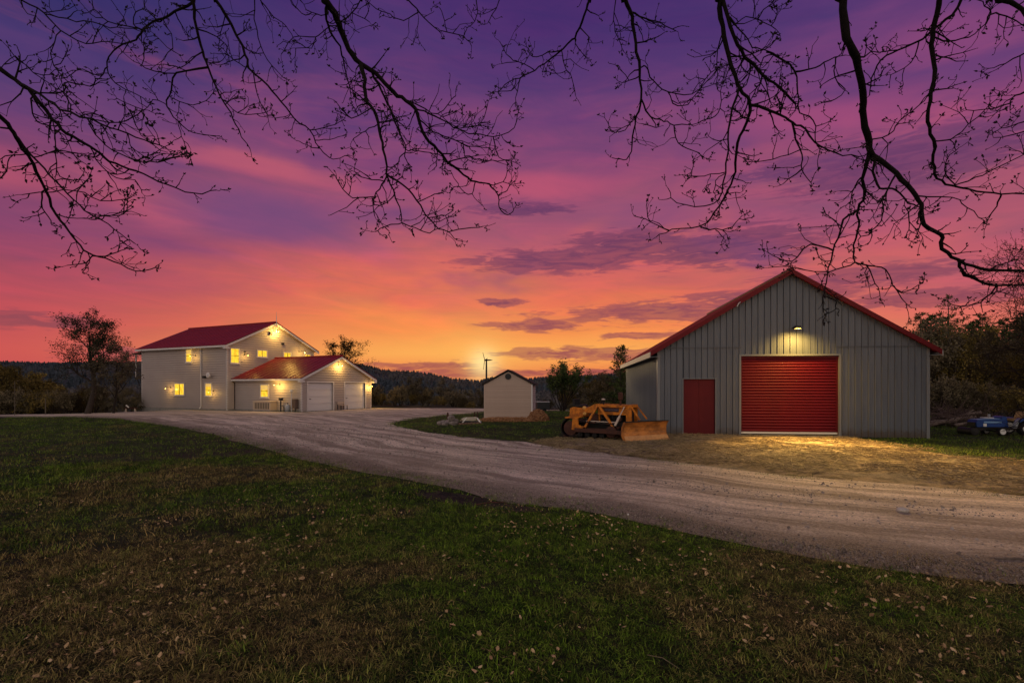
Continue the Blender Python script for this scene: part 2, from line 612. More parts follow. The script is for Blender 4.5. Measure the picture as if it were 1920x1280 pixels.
def ground_mat(name, build):
    m = bpy.data.materials.new(name)
    m.use_nodes = True
    t = NT(m.node_tree)
    b = m.node_tree.nodes['Principled BSDF']
    b.inputs['Specular IOR Level'].default_value = 0.25
    P = t.n.new('ShaderNodeTexCoord').outputs['Object']
    build(t, b, P)
    return m


def bump(t, b, h, strength, dist):
    n = t.n.new('ShaderNodeBump')
    n.inputs['Strength'].default_value = strength
    n.inputs['Distance'].default_value = dist
    t.put(n.inputs['Height'], h)
    t.l.new(n.outputs[0], b.inputs['Normal'])


def _lawn(t, b, P):
    big = t.noise(P, 0.16, 4, .55)
    mid = t.noise(P, 1.3, 5, .6)
    fine = t.noise(P, 22, 6, .7)
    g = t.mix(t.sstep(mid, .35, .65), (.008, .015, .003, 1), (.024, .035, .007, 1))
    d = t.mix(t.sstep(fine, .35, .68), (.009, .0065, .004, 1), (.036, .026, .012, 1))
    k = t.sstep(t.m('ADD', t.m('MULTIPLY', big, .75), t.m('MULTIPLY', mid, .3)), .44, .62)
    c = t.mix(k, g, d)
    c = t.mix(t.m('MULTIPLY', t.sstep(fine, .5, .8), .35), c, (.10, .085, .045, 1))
    t.put(b.inputs['Base Color'], c)
    b.inputs['Roughness'].default_value = .95
    bump(t, b, t.m('ADD', fine, t.m('MULTIPLY', mid, 1.5)), .9, .04)


def _gravel(t, b, P):
    a = t.n.new('ShaderNodeAttribute')
    a.attribute_name = 'road'
    U = a.outputs['Vector']
    ux, uy, _ = t.xyz(U)
    wav = t.m('MULTIPLY', t.m('SUBTRACT', t.noise(P, .22, 2, .5), .5), 2.2)
    Us = t.comb(t.m('MULTIPLY', ux, .07), t.m('ADD', uy, wav), 0)
    streak = t.noise(Us, 1.7, 5, .62)
    fine_st = t.noise(t.vm('MULTIPLY', Us, (1.6, 1, 1)), 6.5, 4, .6)
    blot = t.noise(P, .55, 5, .6)
    v = t.n.new('ShaderNodeTexVoronoi')
    v.inputs['Scale'].default_value = 34
    t.put(v.inputs['Vector'], P)
    stone = t.xyz(v.outputs['Color'])[0]
    grit = t.noise(P, 60, 3, .7)
    c = t.mix(t.sstep(streak, .36, .64), (.34, .265, .205, 1), (.86, .70, .56, 1))
    c = t.mix(t.m('MULTIPLY', t.sstep(fine_st, .5, .66), .45), c, (.25, .20, .175, 1))
    c = t.mix(t.m('MULTIPLY', t.sstep(blot, .5, .7), .4), c, (.33, .265, .23, 1))
    k = t.lrp(stone, 0, 1, .62, 1.25)
    c = t.mix(.8, c, t.mix(1.0, c, t.comb(k, k, k), 'MULTIPLY'))
    # soil and old leaf litter worked into the lawn-side verge
    verge = t.m('MULTIPLY', t.sstep(t.m('ADD', uy, t.m('MULTIPLY', t.m('SUBTRACT', blot, .5), 2.4)), 2.0, .1), .85)
    c = t.mix(verge, c, t.mix(t.sstep(grit, .4, .65), (.075, .055, .042, 1), (.36, .28, .21, 1)))
    t.put(b.inputs['Base Color'], c)
    b.inputs['Roughness'].default_value = .85
    bump(t, b, t.m('ADD', t.m('ADD', t.m('MULTIPLY', v.outputs['Distance'], 1.3), grit), t.m('ADD', t.m('MULTIPLY', streak, 2.0), t.m('MULTIPLY', fine_st, 1.5))), .8, .035)


def _dirt(t, b, P):
    big = t.noise(P, .5, 5, .6)
    mid = t.noise(P, 3.2, 5, .65)
    fine = t.noise(P, 26, 5, .7)
    c = t.mix(t.sstep(mid, .36, .62), (.11, .078, .046, 1), (.40, .295, .185, 1))
    c = t.mix(t.m('MULTIPLY', t.sstep(big, .5, .66), .6), c, (.30, .255, .19, 1))
    c = t.mix(t.m('MULTIPLY', t.sstep(fine, .5, .72), .5), c, (.055, .040, .024, 1))
    t.put(b.inputs['Base Color'], c)
    b.inputs['Roughness'].default_value = .95
    bump(t, b, t.m('ADD', fine, t.m('MULTIPLY', mid, 2.2)), 1.0, .07)


def _mud(t, b, P):
    mid = t.noise(P, 3.0, 5, .65)
    fine = t.noise(P, 24, 5, .7)
    c = t.mix(t.sstep(mid, .36, .62), (.012, .010, .008, 1), (.045, .033, .022, 1))
    c = t.mix(t.m('MULTIPLY', t.sstep(fine, .55, .72), .5), c, (.10, .075, .05, 1))
    t.put(b.inputs['Base Color'], c)
    b.inputs['Roughness'].default_value = .9
    bump(t, b, t.m('ADD', fine, t.m('MULTIPLY', mid, 2.2)), 1.0, .06)


M_LAWN = ground_mat('lawn', _lawn)
M_GRAVEL = ground_mat('gravel', _gravel)
M_DIRT = ground_mat('dirt', _dirt)
M_MUD = ground_mat('mud', _mud)


def grid_sheet(name, xs, ys, zf, m, label):
    X, Y = np.meshgrid(xs, ys)
    Z = zf(X, Y)
    n, k = X.shape
    v = np.stack([X, Y, Z], -1).reshape(-1, 3)
    i = np.arange(n * k).reshape(n, k)
    f = np.stack([i[:-1, :-1], i[:-1, 1:], i[1:, 1:], i[1:, :-1]], -1).reshape(-1, 4)
    me = bpy.data.meshes.new(name)
    me.from_pydata(v.tolist(), [], f.tolist())
    me.materials.append(m)
    me.polygons.foreach_set('use_smooth', [True] * len(me.polygons))
    o = link(name, me)
    o['kind'] = 'structure'
    o['label'] = label
    return o


def axis(*segs):
    out = []
    for a, b, s in segs:
        out += list(np.arange(a, b, s))
    return np.array(out + [segs[-1][1]])


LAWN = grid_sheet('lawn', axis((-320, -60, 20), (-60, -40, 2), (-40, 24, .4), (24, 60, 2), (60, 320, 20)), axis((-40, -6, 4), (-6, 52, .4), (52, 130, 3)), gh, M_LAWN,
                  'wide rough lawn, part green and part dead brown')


def rut(x, y):
    d, a = pline(NEAR, x, y)
    return .022 * (fnoise(d * 1.4 + vnoise(a * .12, d * 0) * 2, a * .05, 3) - .5) + .012 * (vnoise(x * 2, y * 2) - .5)


sheet('gravel_driveway', GRAVEL, .42, .16, 1, .03, M_GRAVEL, rut, NEAR, 'pale gravel driveway sweeping from the house across to the right')
sheet('grass_island', ISLAND, .5, .22, 2, .06, M_LAWN, None, None, 'green grass island around the small shed')
sheet('dirt_apron', DIRT, .4, .35, 3, .075, M_DIRT, lambda x, y: .11 * (fnoise(x * 1.7, y * 1.7, 4) - .5), None, 'straw-strewn bare dirt in front of the barn')
MUDP = [(-1.9, 10.0), (-1.2, 9.75), (-.55, 9.45), (-.1, 9.0), (.3, 8.45), (.5, 8.0), (.15, 8.15), (-.5, 8.75), (-1.1, 9.2), (-1.7, 9.6)]
sheet('mud_patch', MUDP, .25, .16, 5, .05, M_MUD, None, None, 'dark muddy hollow with dead debris in the lawn')


# ------------------------------------------------------------------ scatter through geometry nodes (uncountable ground cover only)
def scatter(name, pts, rot, scl, protos, attrs, label, kind='stuff'):
    n = len(pts)
    me = bpy.data.meshes.new(name)
    me.vertices.add(n)
    me.vertices.foreach_set('co', np.asarray(pts, np.float32).ravel())

    def vec(nm, a):
        at = me.attributes.new(nm, 'FLOAT_VECTOR', 'POINT')
        at.data.foreach_set('vector', np.asarray(a, np.float32).ravel())
    vec('rot', rot)
    vec('scl', np.repeat(np.asarray(scl)[:, None], 3, 1) if np.ndim(scl) == 1 else scl)
    at = me.attributes.new('idx', 'INT', 'POINT')
    at.data.foreach_set('value', RNG.integers(0, len(protos), n).astype(np.int32))
    for k, a in attrs.items():
        at = me.attributes.new(k, 'FLOAT', 'POINT')
        at.data.foreach_set('value', np.asarray(a, np.float32))
    o = link(name, me)
    o['kind'] = kind
    o['label'] = label
    ng = bpy.data.node_groups.new(name, 'GeometryNodeTree')
    ng.interface.new_socket('Geometry', in_out='INPUT', socket_type='NodeSocketGeometry')
    ng.interface.new_socket('Geometry', in_out='OUTPUT', socket_type='NodeSocketGeometry')
    N, L = ng.nodes, ng.links
    gi, go = N.new('NodeGroupInput'), N.new('NodeGroupOutput')
    iop = N.new('GeometryNodeInstanceOnPoints')
    iop.inputs['Pick Instance'].default_value = True
    g2i = N.new('GeometryNodeGeometryToInstance')
    for p in protos:
        oi = N.new('GeometryNodeObjectInfo')
        oi.inputs['Object'].default_value = p
        L.new(oi.outputs['Geometry'], g2i.inputs[0])
    L.new(gi.outputs[0], iop.inputs['Points'])
    L.new(g2i.outputs[0], iop.inputs['Instance'])
    for nm, ty, sock in (('idx', 'INT', 'Instance Index'), ('scl', 'FLOAT_VECTOR', 'Scale')):
        a = N.new('GeometryNodeInputNamedAttribute')
        a.data_type = ty
        a.inputs['Name'].default_value = nm
        L.new(a.outputs['Attribute'], iop.inputs[sock])
    a = N.new('GeometryNodeInputNamedAttribute')
    a.data_type = 'FLOAT_VECTOR'
    a.inputs['Name'].default_value = 'rot'
    er = N.new('FunctionNodeEulerToRotation')
    L.new(a.outputs['Attribute'], er.inputs[0])
    L.new(er.outputs[0], iop.inputs['Rotation'])
    L.new(iop.outputs[0], go.inputs[0])
    md = o.modifiers.new('scatter', 'NODES')
    md.node_group = ng
    return o


def loose(name, me):
    """an object that only feeds a scatter and is not itself in the scene"""
    return bpy.data.objects.new(name, me)


def blade_mat(name, cg, cd):
    m = bpy.data.materials.new(name)
    m.use_nodes = True
    t = NT(m.node_tree)
    b = m.node_tree.nodes['Principled BSDF']
    a = t.n.new('ShaderNodeAttribute')
    a.attribute_type = 'INSTANCER'
    a.attribute_name = 'dry'
    r = t.n.new('ShaderNodeAttribute')
    r.attribute_type = 'INSTANCER'
    r.attribute_name = 'rnd'
    g = t.mix(r.outputs['Fac'], cg[0] + (1,), cg[1] + (1,))
    d = t.mix(r.outputs['Fac'], cd[0] + (1,), cd[1] + (1,))
    t.put(b.inputs['Base Color'], t.mix(a.outputs['Fac'], g, d))
    b.inputs['Roughness'].default_value = .75
    b.inputs['Specular IOR Level'].default_value = .2
    return m


M_BLADE = blade_mat('grass_blade', ((.012, .036, .002), (.20, .33, .020)), ((.030, .021, .007), (.50, .36, .13)))


def tuft(k, n, h, spread, lie):
    r = np.random.default_rng(100 + k)
    mb = MB()
    for i in range(n):
        a = r.uniform(0, 6.283)
        bx, by = r.normal(0, spread, 2)
        L = h * r.uniform(.55, 1.25)
        w = r.uniform(.0016, .0032) * (1 + h * 3)
        dx, dy = math.cos(a), math.sin(a)
        sx, sy = -dy * w, dx * w
        bend = r.uniform(.2, .9) + lie
        pts = []
        x, z, th = 0, 0, math.pi / 2 - r.uniform(0, .5) - lie * .8
        for j in range(4):
            pts.append((x, z))
            x += math.cos(th) * L / 3
            z += math.sin(th) * L / 3
            th -= bend * .55
        vs = []
        for j, (px, pz) in enumerate(pts):
            q = 1 - j / 3.2
            vs += [(bx + dx * px - sx * q, by + dy * px - sy * q, max(pz, .002)), (bx + dx * px + sx * q, by + dy * px + sy * q, max(pz, .002))]
        mb.add(vs, [(2 * j, 2 * j + 1, 2 * j + 3, 2 * j + 2) for j in range(3)])
    return loose('grass_tuft', mb.mesh('grass_tuft', M_BLADE))


BARN_P = [(5.75, 21.25), (15.75, 20.15), (17.2, 32.2), (7.1, 33.4)]


def on_lawn(x, y, m=0.0):
    bare = (inside(GRAVEL, x, y) & ~inside(ISLAND, x, y)) | inside(DIRT, x, y)
    return ~bare & ~inside(BARN_P, x, y)


def ring_points(d0, d1, dens, half=57):
    A = R(half) * (d1 ** 2 - d0 ** 2)
    n = int(A * dens)
    d = np.sqrt(RNG.uniform(d0 ** 2, d1 ** 2, n))
    a = RNG.uniform(-R(half), R(half), n)
    return d * np.sin(a), d * np.cos(a)


def dryness(x, y):
    b = .62 * fnoise(x / 2.4 + 5, y / 2.4 + 2, 4) + .38 * fnoise(x / .5, y / .5 + 7, 3)
    # the left foreground is mostly dead thatch, the middle and the drive's edge green
    bias = -.05 + .10 * sst(x, .5, -3.5) * sst(y, 15, 7) - .10 * sst(y, 13, 22) - .07 * sst(x, -1.5, 1.5) + .05 * sst(y, 4.2, 3.0)
    return np.clip((b + bias - .41) / .20, 0, 1)


def grass(name, d0, d1, dens, protos, sc, label, keep=on_lawn, dryadd=0.0):
    x, y = ring_points(d0, d1, dens)
    k = keep(x, y)
    x, y = x[k], y[k]
    mud = inside(MUDP, x, y) & (RNG.random(len(x)) < .88)
    x, y = x[~mud], y[~mud]
    dr = dryness(x, y)
    dr = np.clip(dr + RNG.normal(0, .28, len(x)) + dryadd, 0, 1)
    n = len(x)
    z = gh(x, y) + np.where(inside(ISLAND, x, y), .05, 0.0)
    rot = np.stack([RNG.normal(0, .12, n), RNG.normal(0, .12, n), RNG.uniform(0, 6.28, n)], 1)
    clump = .65 + .8 * fnoise(x * 1.3, y * 1.3, 2)
    s = sc * RNG.uniform(.6, 1.3, n) * clump
    return scatter(name, np.stack([x, y, z], 1), rot, s, protos, {'dry': dr, 'rnd': RNG.random(n) ** 2.2}, label)


TUFT_UP = [tuft(k, 15, .052, .032, .1) for k in range(5)]
TUFT_LIE = [tuft(k + 20, 14, .078, .05, .8) for k in range(5)]
TUFT_FAR = [tuft(k + 40, 16, .075, .10, .25) for k in range(4)]
grass('grass', 2.2, 8, 560, TUFT_UP + TUFT_LIE + TUFT_LIE, 1.0, 'green and dead tufts of grass covering the near lawn')
grass('far_grass', 8, 17, 150, TUFT_UP + TUFT_LIE + TUFT_FAR, 1.15, 'grass covering the middle of the lawn')
grass('farther_grass', 17, 46, 24, TUFT_FAR, 1.25, 'grass covering the far lawn', dryadd=-.1)


def verge_keep(x, y):
    d, a = pline(NEAR, x, y)
    d2, _ = pline(np.array(DIRT[1:10]), x, y)
    v = (inside(GRAVEL, x, y) & (d < .45 + .5 * fnoise(x * 1.1, y * 1.1, 3) - .1) & (RNG.random(len(x)) < .55))
    strip = (d2 < .42) & (x > 3.6) & (fnoise(x * .9, y * .9, 3) > .40)
    sprig = inside(DIRT, x, y) & (fnoise(x * .8 + 3, y * .8, 3) > .60) & (RNG.random(len(x)) < .5)
    wall = (d2 < 99) & inside(DIRT, x, y) & (y > 19.3 - .11 * (x - 6)) & (x > 9) & (fnoise(x, y, 2) > .35)
    return (v | strip | sprig | wall) & ~inside(BARN_P, x, y)


grass('verge_grass', 4, 24, 110, TUFT_UP + TUFT_FAR, .95, 'thin grass straggling along the edges of the drive', keep=verge_keep)

# straw on the dirt
M_STRAW = blade_mat('straw', ((.17, .12, .065), (.38, .29, .165)), ((.085, .06, .03), (.34, .25, .13)))


def straw_proto(k):
    r = np.random.default_rng(300 + k)
    mb = MB()
    for i in range(9):
        a = r.uniform(0, 6.28)
        x, y = r.normal(0, .12, 2)
        L = r.uniform(.06, .2)
        mb.bar((x, y, .008 + r.uniform(0, .03)), (x + math.cos(a) * L, y + math.sin(a) * L, .008 + r.uniform(0, .05)), .006, .006)
    return loose('straw_tuft', mb.mesh('straw_tuft', M_STRAW))


x, y = RNG.uniform(0, 15, 5000), RNG.uniform(7, 22, 5000)
k = inside(DIRT, x, y) & (fnoise(x * .9, y * .9, 3) > .40) & ~inside(BARN_P, x, y)
x, y = x[k], y[k]
n = len(x)
scatter('straw', np.stack([x, y, gh(x, y) + .07], 1), np.stack([x * 0, x * 0, RNG.uniform(0, 6.28, n)], 1), RNG.uniform(.7, 1.5, n), [straw_proto(i) for i in range(4)], {'dry': RNG.random(n), 'rnd': RNG.random(n)},
        'dry straw strewn over the dirt before the barn')

# loose stones on the drive
M_STONE = blade_mat('loose_stone', ((.17, .14, .12), (.46, .39, .34)), ((.09, .07, .058), (.32, .26, .22)))


def stone_proto(k):
    mb = MB()
    mb.rock((0, 0, 0), 1.0, (1, .8, .6), 500 + k, 1)
    return loose('stone', mb.mesh('stone', M_STONE))


STONES = [stone_proto(i) for i in range(5)]
px, py, ps = [], [], []
for d0, d1, de, s0 in ((4, 9, 800, .0085), (9, 16, 120, .012), (16, 30, 40, .02)):
    x, y = ring_points(d0, d1, de)
    k = inside(GRAVEL, x, y) & ~inside(ISLAND, x, y) & ~inside(DIRT, x, y)
    d, a = pline(NEAR, x, y)
    k &= RNG.random(len(x)) < .25 + .9 * sst(fnoise(d * .9, a * .06, 3), .4, .62) + .5 * sst(d, 1.6, .4)
    px.append(x[k]); py.append(y[k]); ps.append(s0 * RNG.lognormal(0, .42, k.sum()))
x, y, s = map(np.concatenate, (px, py, ps))
n = len(x)
d, a = pline(NEAR, x, y)
scatter('loose_gravel', np.stack([x, y, gh(x, y) + .026 + s * .2], 1), RNG.uniform(0, 6.28, (n, 3)), s, STONES, {'dry': np.clip(sst(d, 1.8, .2) + RNG.normal(0, .15, n), 0, 1), 'rnd': RNG.random(n)}, 'loose grey stones on the gravel drive')

# fallen leaves: the larger ones singly, on the lawn; the small scraps as a mass
M_LEAF = mat('dry_leaf', (.62, .43, .22), .8, 1.0, 30, c2=(.30, .16, .075), per_obj=.35)
M_SCRAP = blade_mat('leaf_scrap', ((.34, .21, .10), (.70, .50, .28)), ((.16, .08, .04), (.50, .33, .17)))


def leaf_mesh(k, m):
    r = np.random.default_rng(700 + k)
    mb = MB()
    # lobed outline along a curled midrib, two sides
    lob = [0.0, .20, .13, .34, .20, .42, .22, .34, .15, .20, .03]
    n = len(lob)
    cu, cv = r.uniform(-2.2, 2.2), r.uniform(-1.6, 1.6)
    ce = lambda t, w: (t - .5, w, .10 + .16 * cu * (t - .5) ** 2 + cv * .8 * w * w + r.normal(0, .012))
    mid = [ce(i / (n - 1), 0) for i in range(n)]
    lf = [ce(i / (n - 1), lob[i] * r.uniform(.7, 1.2) + .01) for i in range(n)]
    rt = [ce(i / (n - 1), -lob[i] * r.uniform(.7, 1.2) - .01) for i in range(n)]
    vs = mid + lf + rt
    fs = []
    for i in range(n - 1):
        fs += [(i, i + 1, n + i + 1, n + i), (i + 1, i, 2 * n + i, 2 * n + i + 1)]
    mb.add(vs, fs)
    mb.tube([mid[0], (mid[0][0] - .22, .02, mid[0][2] + .06)], .012, 3)
    return mb.mesh('leaf', m)


LEAFM = [leaf_mesh(k, M_LEAF) for k in range(6)]
NL = 0
while NL < 210:
    xx, yy = ring_points(2.9, 8.2, .4)
    xx, yy = float(xx[0]), float(yy[0])
    if abs(xx) > yy * 1.0 or not on_lawn(np.array([xx]), np.array([yy]))[0]:
        continue
    if fnoise(np.array([xx * .8 + 9]), np.array([yy * .8]), 3)[0] < .46 + .10 * RNG.random():
        continue
    s = float(RNG.uniform(.034, .062))
    o = link('leaf', LEAFM[NL % 6], LAWN, None, (xx, yy, g0(xx, yy) + .035 + .02 * RNG.random()))
    o.scale = (s, s, s)
    o.rotation_euler = (RNG.normal(0, .4), RNG.normal(0, .4), RNG.uniform(0, 6.28))
    NL += 1
x, y = ring_points(2.6, 14, 60)
k = on_lawn(x, y) & (.6 * fnoise(x * .8 + 9, y * .8, 3) + .4 * fnoise(x * 2.2, y * 2.6 + 3, 2) > .47 + .14 * RNG.random(len(x)))
x, y = x[k], y[k]
n = len(x)
scatter('fallen_leaves', np.stack([x, y, gh(x, y) + .03], 1), np.stack([RNG.normal(0, .5, n), RNG.normal(0, .5, n), RNG.uniform(0, 6.28, n)], 1), RNG.uniform(.016, .045, n), [loose('leaf_scrap', leaf_mesh(20 + i, M_SCRAP)) for i in range(4)],
        {'dry': RNG.random(n), 'rnd': RNG.random(n)}, 'scraps of dead leaves lying in the grass')

# ------------------------------------------------------------------ building materials
M_SIDING = mat('vinyl_siding', (.38, .325, .305), .55, .3, .7, c2=(.31, .262, .245))
M_SHEDSIDE = mat('tan_siding', (.46, .345, .28), .6, .2, 1.2, c2=(.36, .265, .21), per_obj=.05)
M_TRIM = mat('white_trim', (.60, .565, .55), .5, .2, 2.0, c2=(.50, .46, .44))
M_WHITEDOOR = mat('white_garage_door', (.60, .57, .57), .45)
M_ROOF = mat('red_metal_roof', (.25, .018, .022), .4, .4, 1.1, c2=(.17, .013, .016), per_obj=.07)
M_REDTRIM = mat('red_trim', (.12, .002, .006), .65)
M_STEEL = mat('grey_steel_panel', (.126, .139, .164), .45, .35, 1.0, c2=(.088, .095, .110), metal=0.0, per_obj=.035, stretch=(3, 3, .4))
# mud splashed up the foot of the steel, rust-tinged run marks below the seams
_t = NT(M_STEEL.node_tree)
_b = M_STEEL.node_tree.nodes['Principled BSDF']
_P = _t.n.new('ShaderNodeTexCoord').outputs['Object']
_z = _t.xyz(_P)[2]
_n = _t.noise(_t.vm('MULTIPLY', _P, (4, 4, 6)), 1.3, 5, .65)
_sp = _t.sstep(_t.m('ADD', _z, _t.m('MULTIPLY', _n, -.62)), .12, -.20)
_run = _t.m('MULTIPLY', _t.sstep(_t.noise(_t.vm('MULTIPLY', _P, (9, 9, .35)), 1.0, 4, .6), .56, .72), .35)
_src = _b.inputs['Base Color'].links[0].from_socket
_c = _t.mix(_run, _src, (.085, .078, .072, 1))
_t.put(_b.inputs['Base Color'], _t.mix(_t.m('MULTIPLY', _sp, .75), _c, (.085, .060, .040, 1)))
M_STEELTRIM = mat('grey_steel_trim', (.175, .18, .19), .5)
M_ROLL = mat('red_door_slat', (.135, .001, .009), .65, .4, 1.3, c2=(.09, .0008, .006), per_obj=.04)
M_REDDOOR = mat('red_plank_door', (.10, .0012, .005), .6, .4, 2.5, c2=(.075, .001, .003))
M_DARK = mat('dark_metal', (.02, .02, .022), .5)
M_CONC = mat('concrete', (.30, .28, .26), .9, .5, 6, bump=.4)
M_GALV = mat('galvanised', (.48, .48, .50), .4)
M_SHINGLE = mat('dark_shingle', (.030, .022, .020), .9)


def glow(name, c, e):
    m = bpy.data.materials.new(name)
    m.use_nodes = True
    t = NT(m.node_tree)
    b = m.node_tree.nodes['Principled BSDF']
    b.inputs['Base Color'].default_value = (.05, .04, .03, 1)
    b.inputs['Roughness'].default_value = .15
    b.inputs['Specular IOR Level'].default_value = .15
    P = t.n.new('ShaderNodeTexCoord').outputs['Object']
    n = t.noise(t.vm('MULTIPLY', P, (5, 5, 2.2)), 1.2, 2, .5)
    col = t.mix(t.sstep(n, .35, .7), c, tuple(x * y for x, y in zip(c[:3], (.72, .58, .30))) + (1,))
    t.put(b.inputs['Emission Color'], col)
    b.inputs['Emission Strength'].default_value = e
    return m


M_PANE = glow('lit_window_pane', (1.0, .64, .04, 1), 1.25)
M_BLIND = mat('lit_blind', (.5, .42, .25), .8, emit=(1.0, .60, .10, .55))
M_BULB = mat('lamp_glass', (.9, .8, .5), .3, emit=(1.0, .64, .16, 1.5))
WARM = (1.0, .58, .12)


class Plane:
    """a wall plane inside a thing's own frame: s runs along the wall, z up, d outward"""

    def __init__(s, o, sdir, out):
        s.o, s.s, s.n = Vector(o), Vector(sdir), Vector(out)

    def p(s, a, z, d=0.0):
        return tuple(s.o + s.s * a + s.n * d + Vector((0, 0, z)))

    def slab(s, mb, a0, a1, z0, z1, d0, d1):
        vs = [s.p(a, z, d) for d in (d0, d1) for a, z in ((a0, z0), (a1, z0), (a1, z1), (a0, z1))]
        return mb.add(vs, [(0, 1, 2, 3), (7, 6, 5, 4), (0, 4, 5, 1), (1, 5, 6, 2), (2, 6, 7, 3), (3, 7, 4, 0)])


HOLES = {}


def window(par, pl, a0, a1, z0, z1, cols=1, rows=2, label=None, blind=0):
    a0, a1 = min(a0, a1), max(a0, a1)
    fw = .075
    HOLES.setdefault(id(pl), []).append((a0 - .02, a1 + .02, z0 - .02, z1 + .02))
    mb = MB()
    pl.slab(mb, a0, a0 + fw, z0, z1, -.03, .085)
    pl.slab(mb, a1 - fw, a1, z0, z1, -.03, .085)
    pl.slab(mb, a0 + fw, a1 - fw, z1 - fw, z1, -.03, .085)
    pl.slab(mb, a0 + fw, a1 - fw, z0, z0 + fw, -.03, .085)
    pl.slab(mb, a0 - .04, a1 + .04, z0 - .05, z0 - .002, -.03, .12)
    w = mb.build('window', M_TRIM, par, label)
    mb = MB()
    pl.slab(mb, a0 + fw, a1 - fw, z0 + fw, z1 - fw, -.02, .03)
    mb.build('pane', M_PANE, w)
    mb = MB()
    for i in range(1, cols):
        c = a0 + (a1 - a0) * i / cols
        pl.slab(mb, c - .018, c + .018, z0 + fw, z1 - fw, .031, .06)
    for i in range(1, rows):
        c = z0 + (z1 - z0) * i / rows
        pl.slab(mb, a0 + fw, a1 - fw, c - .018, c + .018, .0315, .061)
    if blind:
        b_ = MB()
        pl.slab(b_, a0 + fw + .004, a1 - fw - .004, z1 - fw - blind * (z1 - z0), z1 - fw - .004, .0302, .0308)
        b_.build('blind', M_BLIND, w)
    mb.build('sash_bar', M_DARK, w)
    return w


def lap_siding(pl, L, z0, z1, lap, holes, span=None):
    mb = MB()
    z = z0
    while z < z1 - 1e-6:
        zt = min(z + lap, z1)
        zm = (z + zt) / 2
        lo, hi = span(zm) if span else (0, L)
        cuts = sorted((h[0], h[1]) for h in holes if h[2] < zm < h[3])
        a = lo
        seg = []
        for c0, c1 in cuts:
            seg.append((a, c0))
            a = c1
        seg.append((a, hi))
        for s0, s1 in seg:
            if s1 - s0 < .02:
                continue
            zq = zt - .055
            vs = [pl.p(s0, z, .045), pl.p(s1, z, .045), pl.p(s1, zq, .035), pl.p(s0, zq, .035), pl.p(s0, z, 0), pl.p(s1, z, 0)]
            vs += [pl.p(s0, zq, 0), pl.p(s1, zq, 0)]
            mb.add(vs, [(0, 1, 2, 3), (4, 5, 1, 0), (3, 2, 7, 6)])
        z = zt
    return mb


def roof_slope(par, eave0, along, n, pw, up, Lup, m, name='roof_panel', thick=.05, rib=.035):
    """standing-seam panels: eave0 start corner, 'along' the eave, 'up' the slope"""
    e0, al, u = Vector(eave0), Vector(along).normalized(), Vector(up).normalized()
    nr = al.cross(u)
    if nr.z < 0:
        nr = -nr
    mb = MB()
    prof = [(0, 0), (0, rib), (.035, rib), (.05, .0), (pw * .5 - .02, .004), (pw * .5, .014), (pw * .5 + .02, .004), (pw, 0)]
    vs = []
    for k in (0, 1):
        for a, h in prof:
            vs.append(al * a + u * (Lup * k) + nr * h)
    np_ = len(prof)
    fs = [(i, i + 1, np_ + i + 1, np_ + i) for i in range(np_ - 1)]
    vs += [al * 0 - nr * thick, al * pw - nr * thick]
    vs += [u * Lup - nr * thick, al * pw + u * Lup - nr * thick]
    b = 2 * np_
    fs += [tuple(range(np_ - 1, -1, -1)) + (b, b + 1), (b, b + 2, b + 3, b + 1)]
    mb.add(vs, fs)
    me = mb.mesh(name, m)
    for i in range(n):
        link(name, me, par, None, tuple(e0 + al * (pw * i)))


# ------------------------------------------------------------------ the house with its garage wing
HZ = math.atan2(.90009977, .43568383)
HOUSE = thing('house', 'two-storey beige house with red metal roof and attached two-door garage, lit at dusk', 'house', (-23.855, 44.626, 0.0), HZ)
LW, GW, HE, HR = 11.89, 9.40, 5.6, 2.19          # length, gable width, eave height, rise
GX0, GX1, GD, GE, GR = .742, 8.838, 7.775, 2.764, 1.76
PW = Plane((0, 0, 0), (0, 1, 0), (-1, 0, 0))       # long left wall
PG = Plane((0, 0, 0), (1, 0, 0), (0, -1, 0))       # gable wall
PGL = Plane((GX0, -GD, 0), (0, 1, 0), (-1, 0, 0))  # garage side wall
PGF = Plane((GX0, -GD, 0), (1, 0, 0), (0, -1, 0))  # garage front
PGR = Plane((GX1, -GD, 0), (0, 1, 0), (1, 0, 0))
PR = Plane((GW, 0, 0), (0, 1, 0), (1, 0, 0))
PB = Plane((0, LW, 0), (1, 0, 0), (0, 1, 0))

# wall cores (solid bodies behind the siding)
mb = MB()
mb.prism([(.0, -.3), (GW, -.3), (GW, HE), (GW / 2, HE + HR - .02), (0, HE)], 0.0, LW)
mb.build('wall', M_SIDING, HOUSE)
D1, D2 = (.62, 3.33, 0, 2.32), (4.72, 7.30, 0, 2.36)
mb = MB()
g0s = GX0
xs = [0, D1[0], D1[1], D2[0], D2[1], GX1 - GX0]
zt = lambda a: GE + GR * (1 - abs(a - (GX1 - GX0) / 2) / ((GX1 - GX0) / 2)) - .01
for a0, a1, z0 in ((xs[0], xs[1], -.3), (xs[1], xs[2], D1[3]), (xs[2], xs[3], -.3), (xs[3], xs[4], D2[3]), (xs[4], xs[5], -.3)):
    mid = (GX1 - GX0) / 2
    pts = [(a0, z0), (a1, z0), (a1, zt(a1))] + ([(mid, zt(mid))] if a0 < mid < a1 else []) + [(a0, zt(a0))]
    mb.prism([(GX0 + a, z) for a, z in pts], -GD, -GD + .18)
mb.box(GX0, GX0 + .18, -GD + .181, -.001, -.3, GE - .02)
mb.box(GX1 - .18, GX1, -GD + .181, -.001, -.3, GE - .02)
mb.build('garage_wall', M_SIDING, HOUSE)

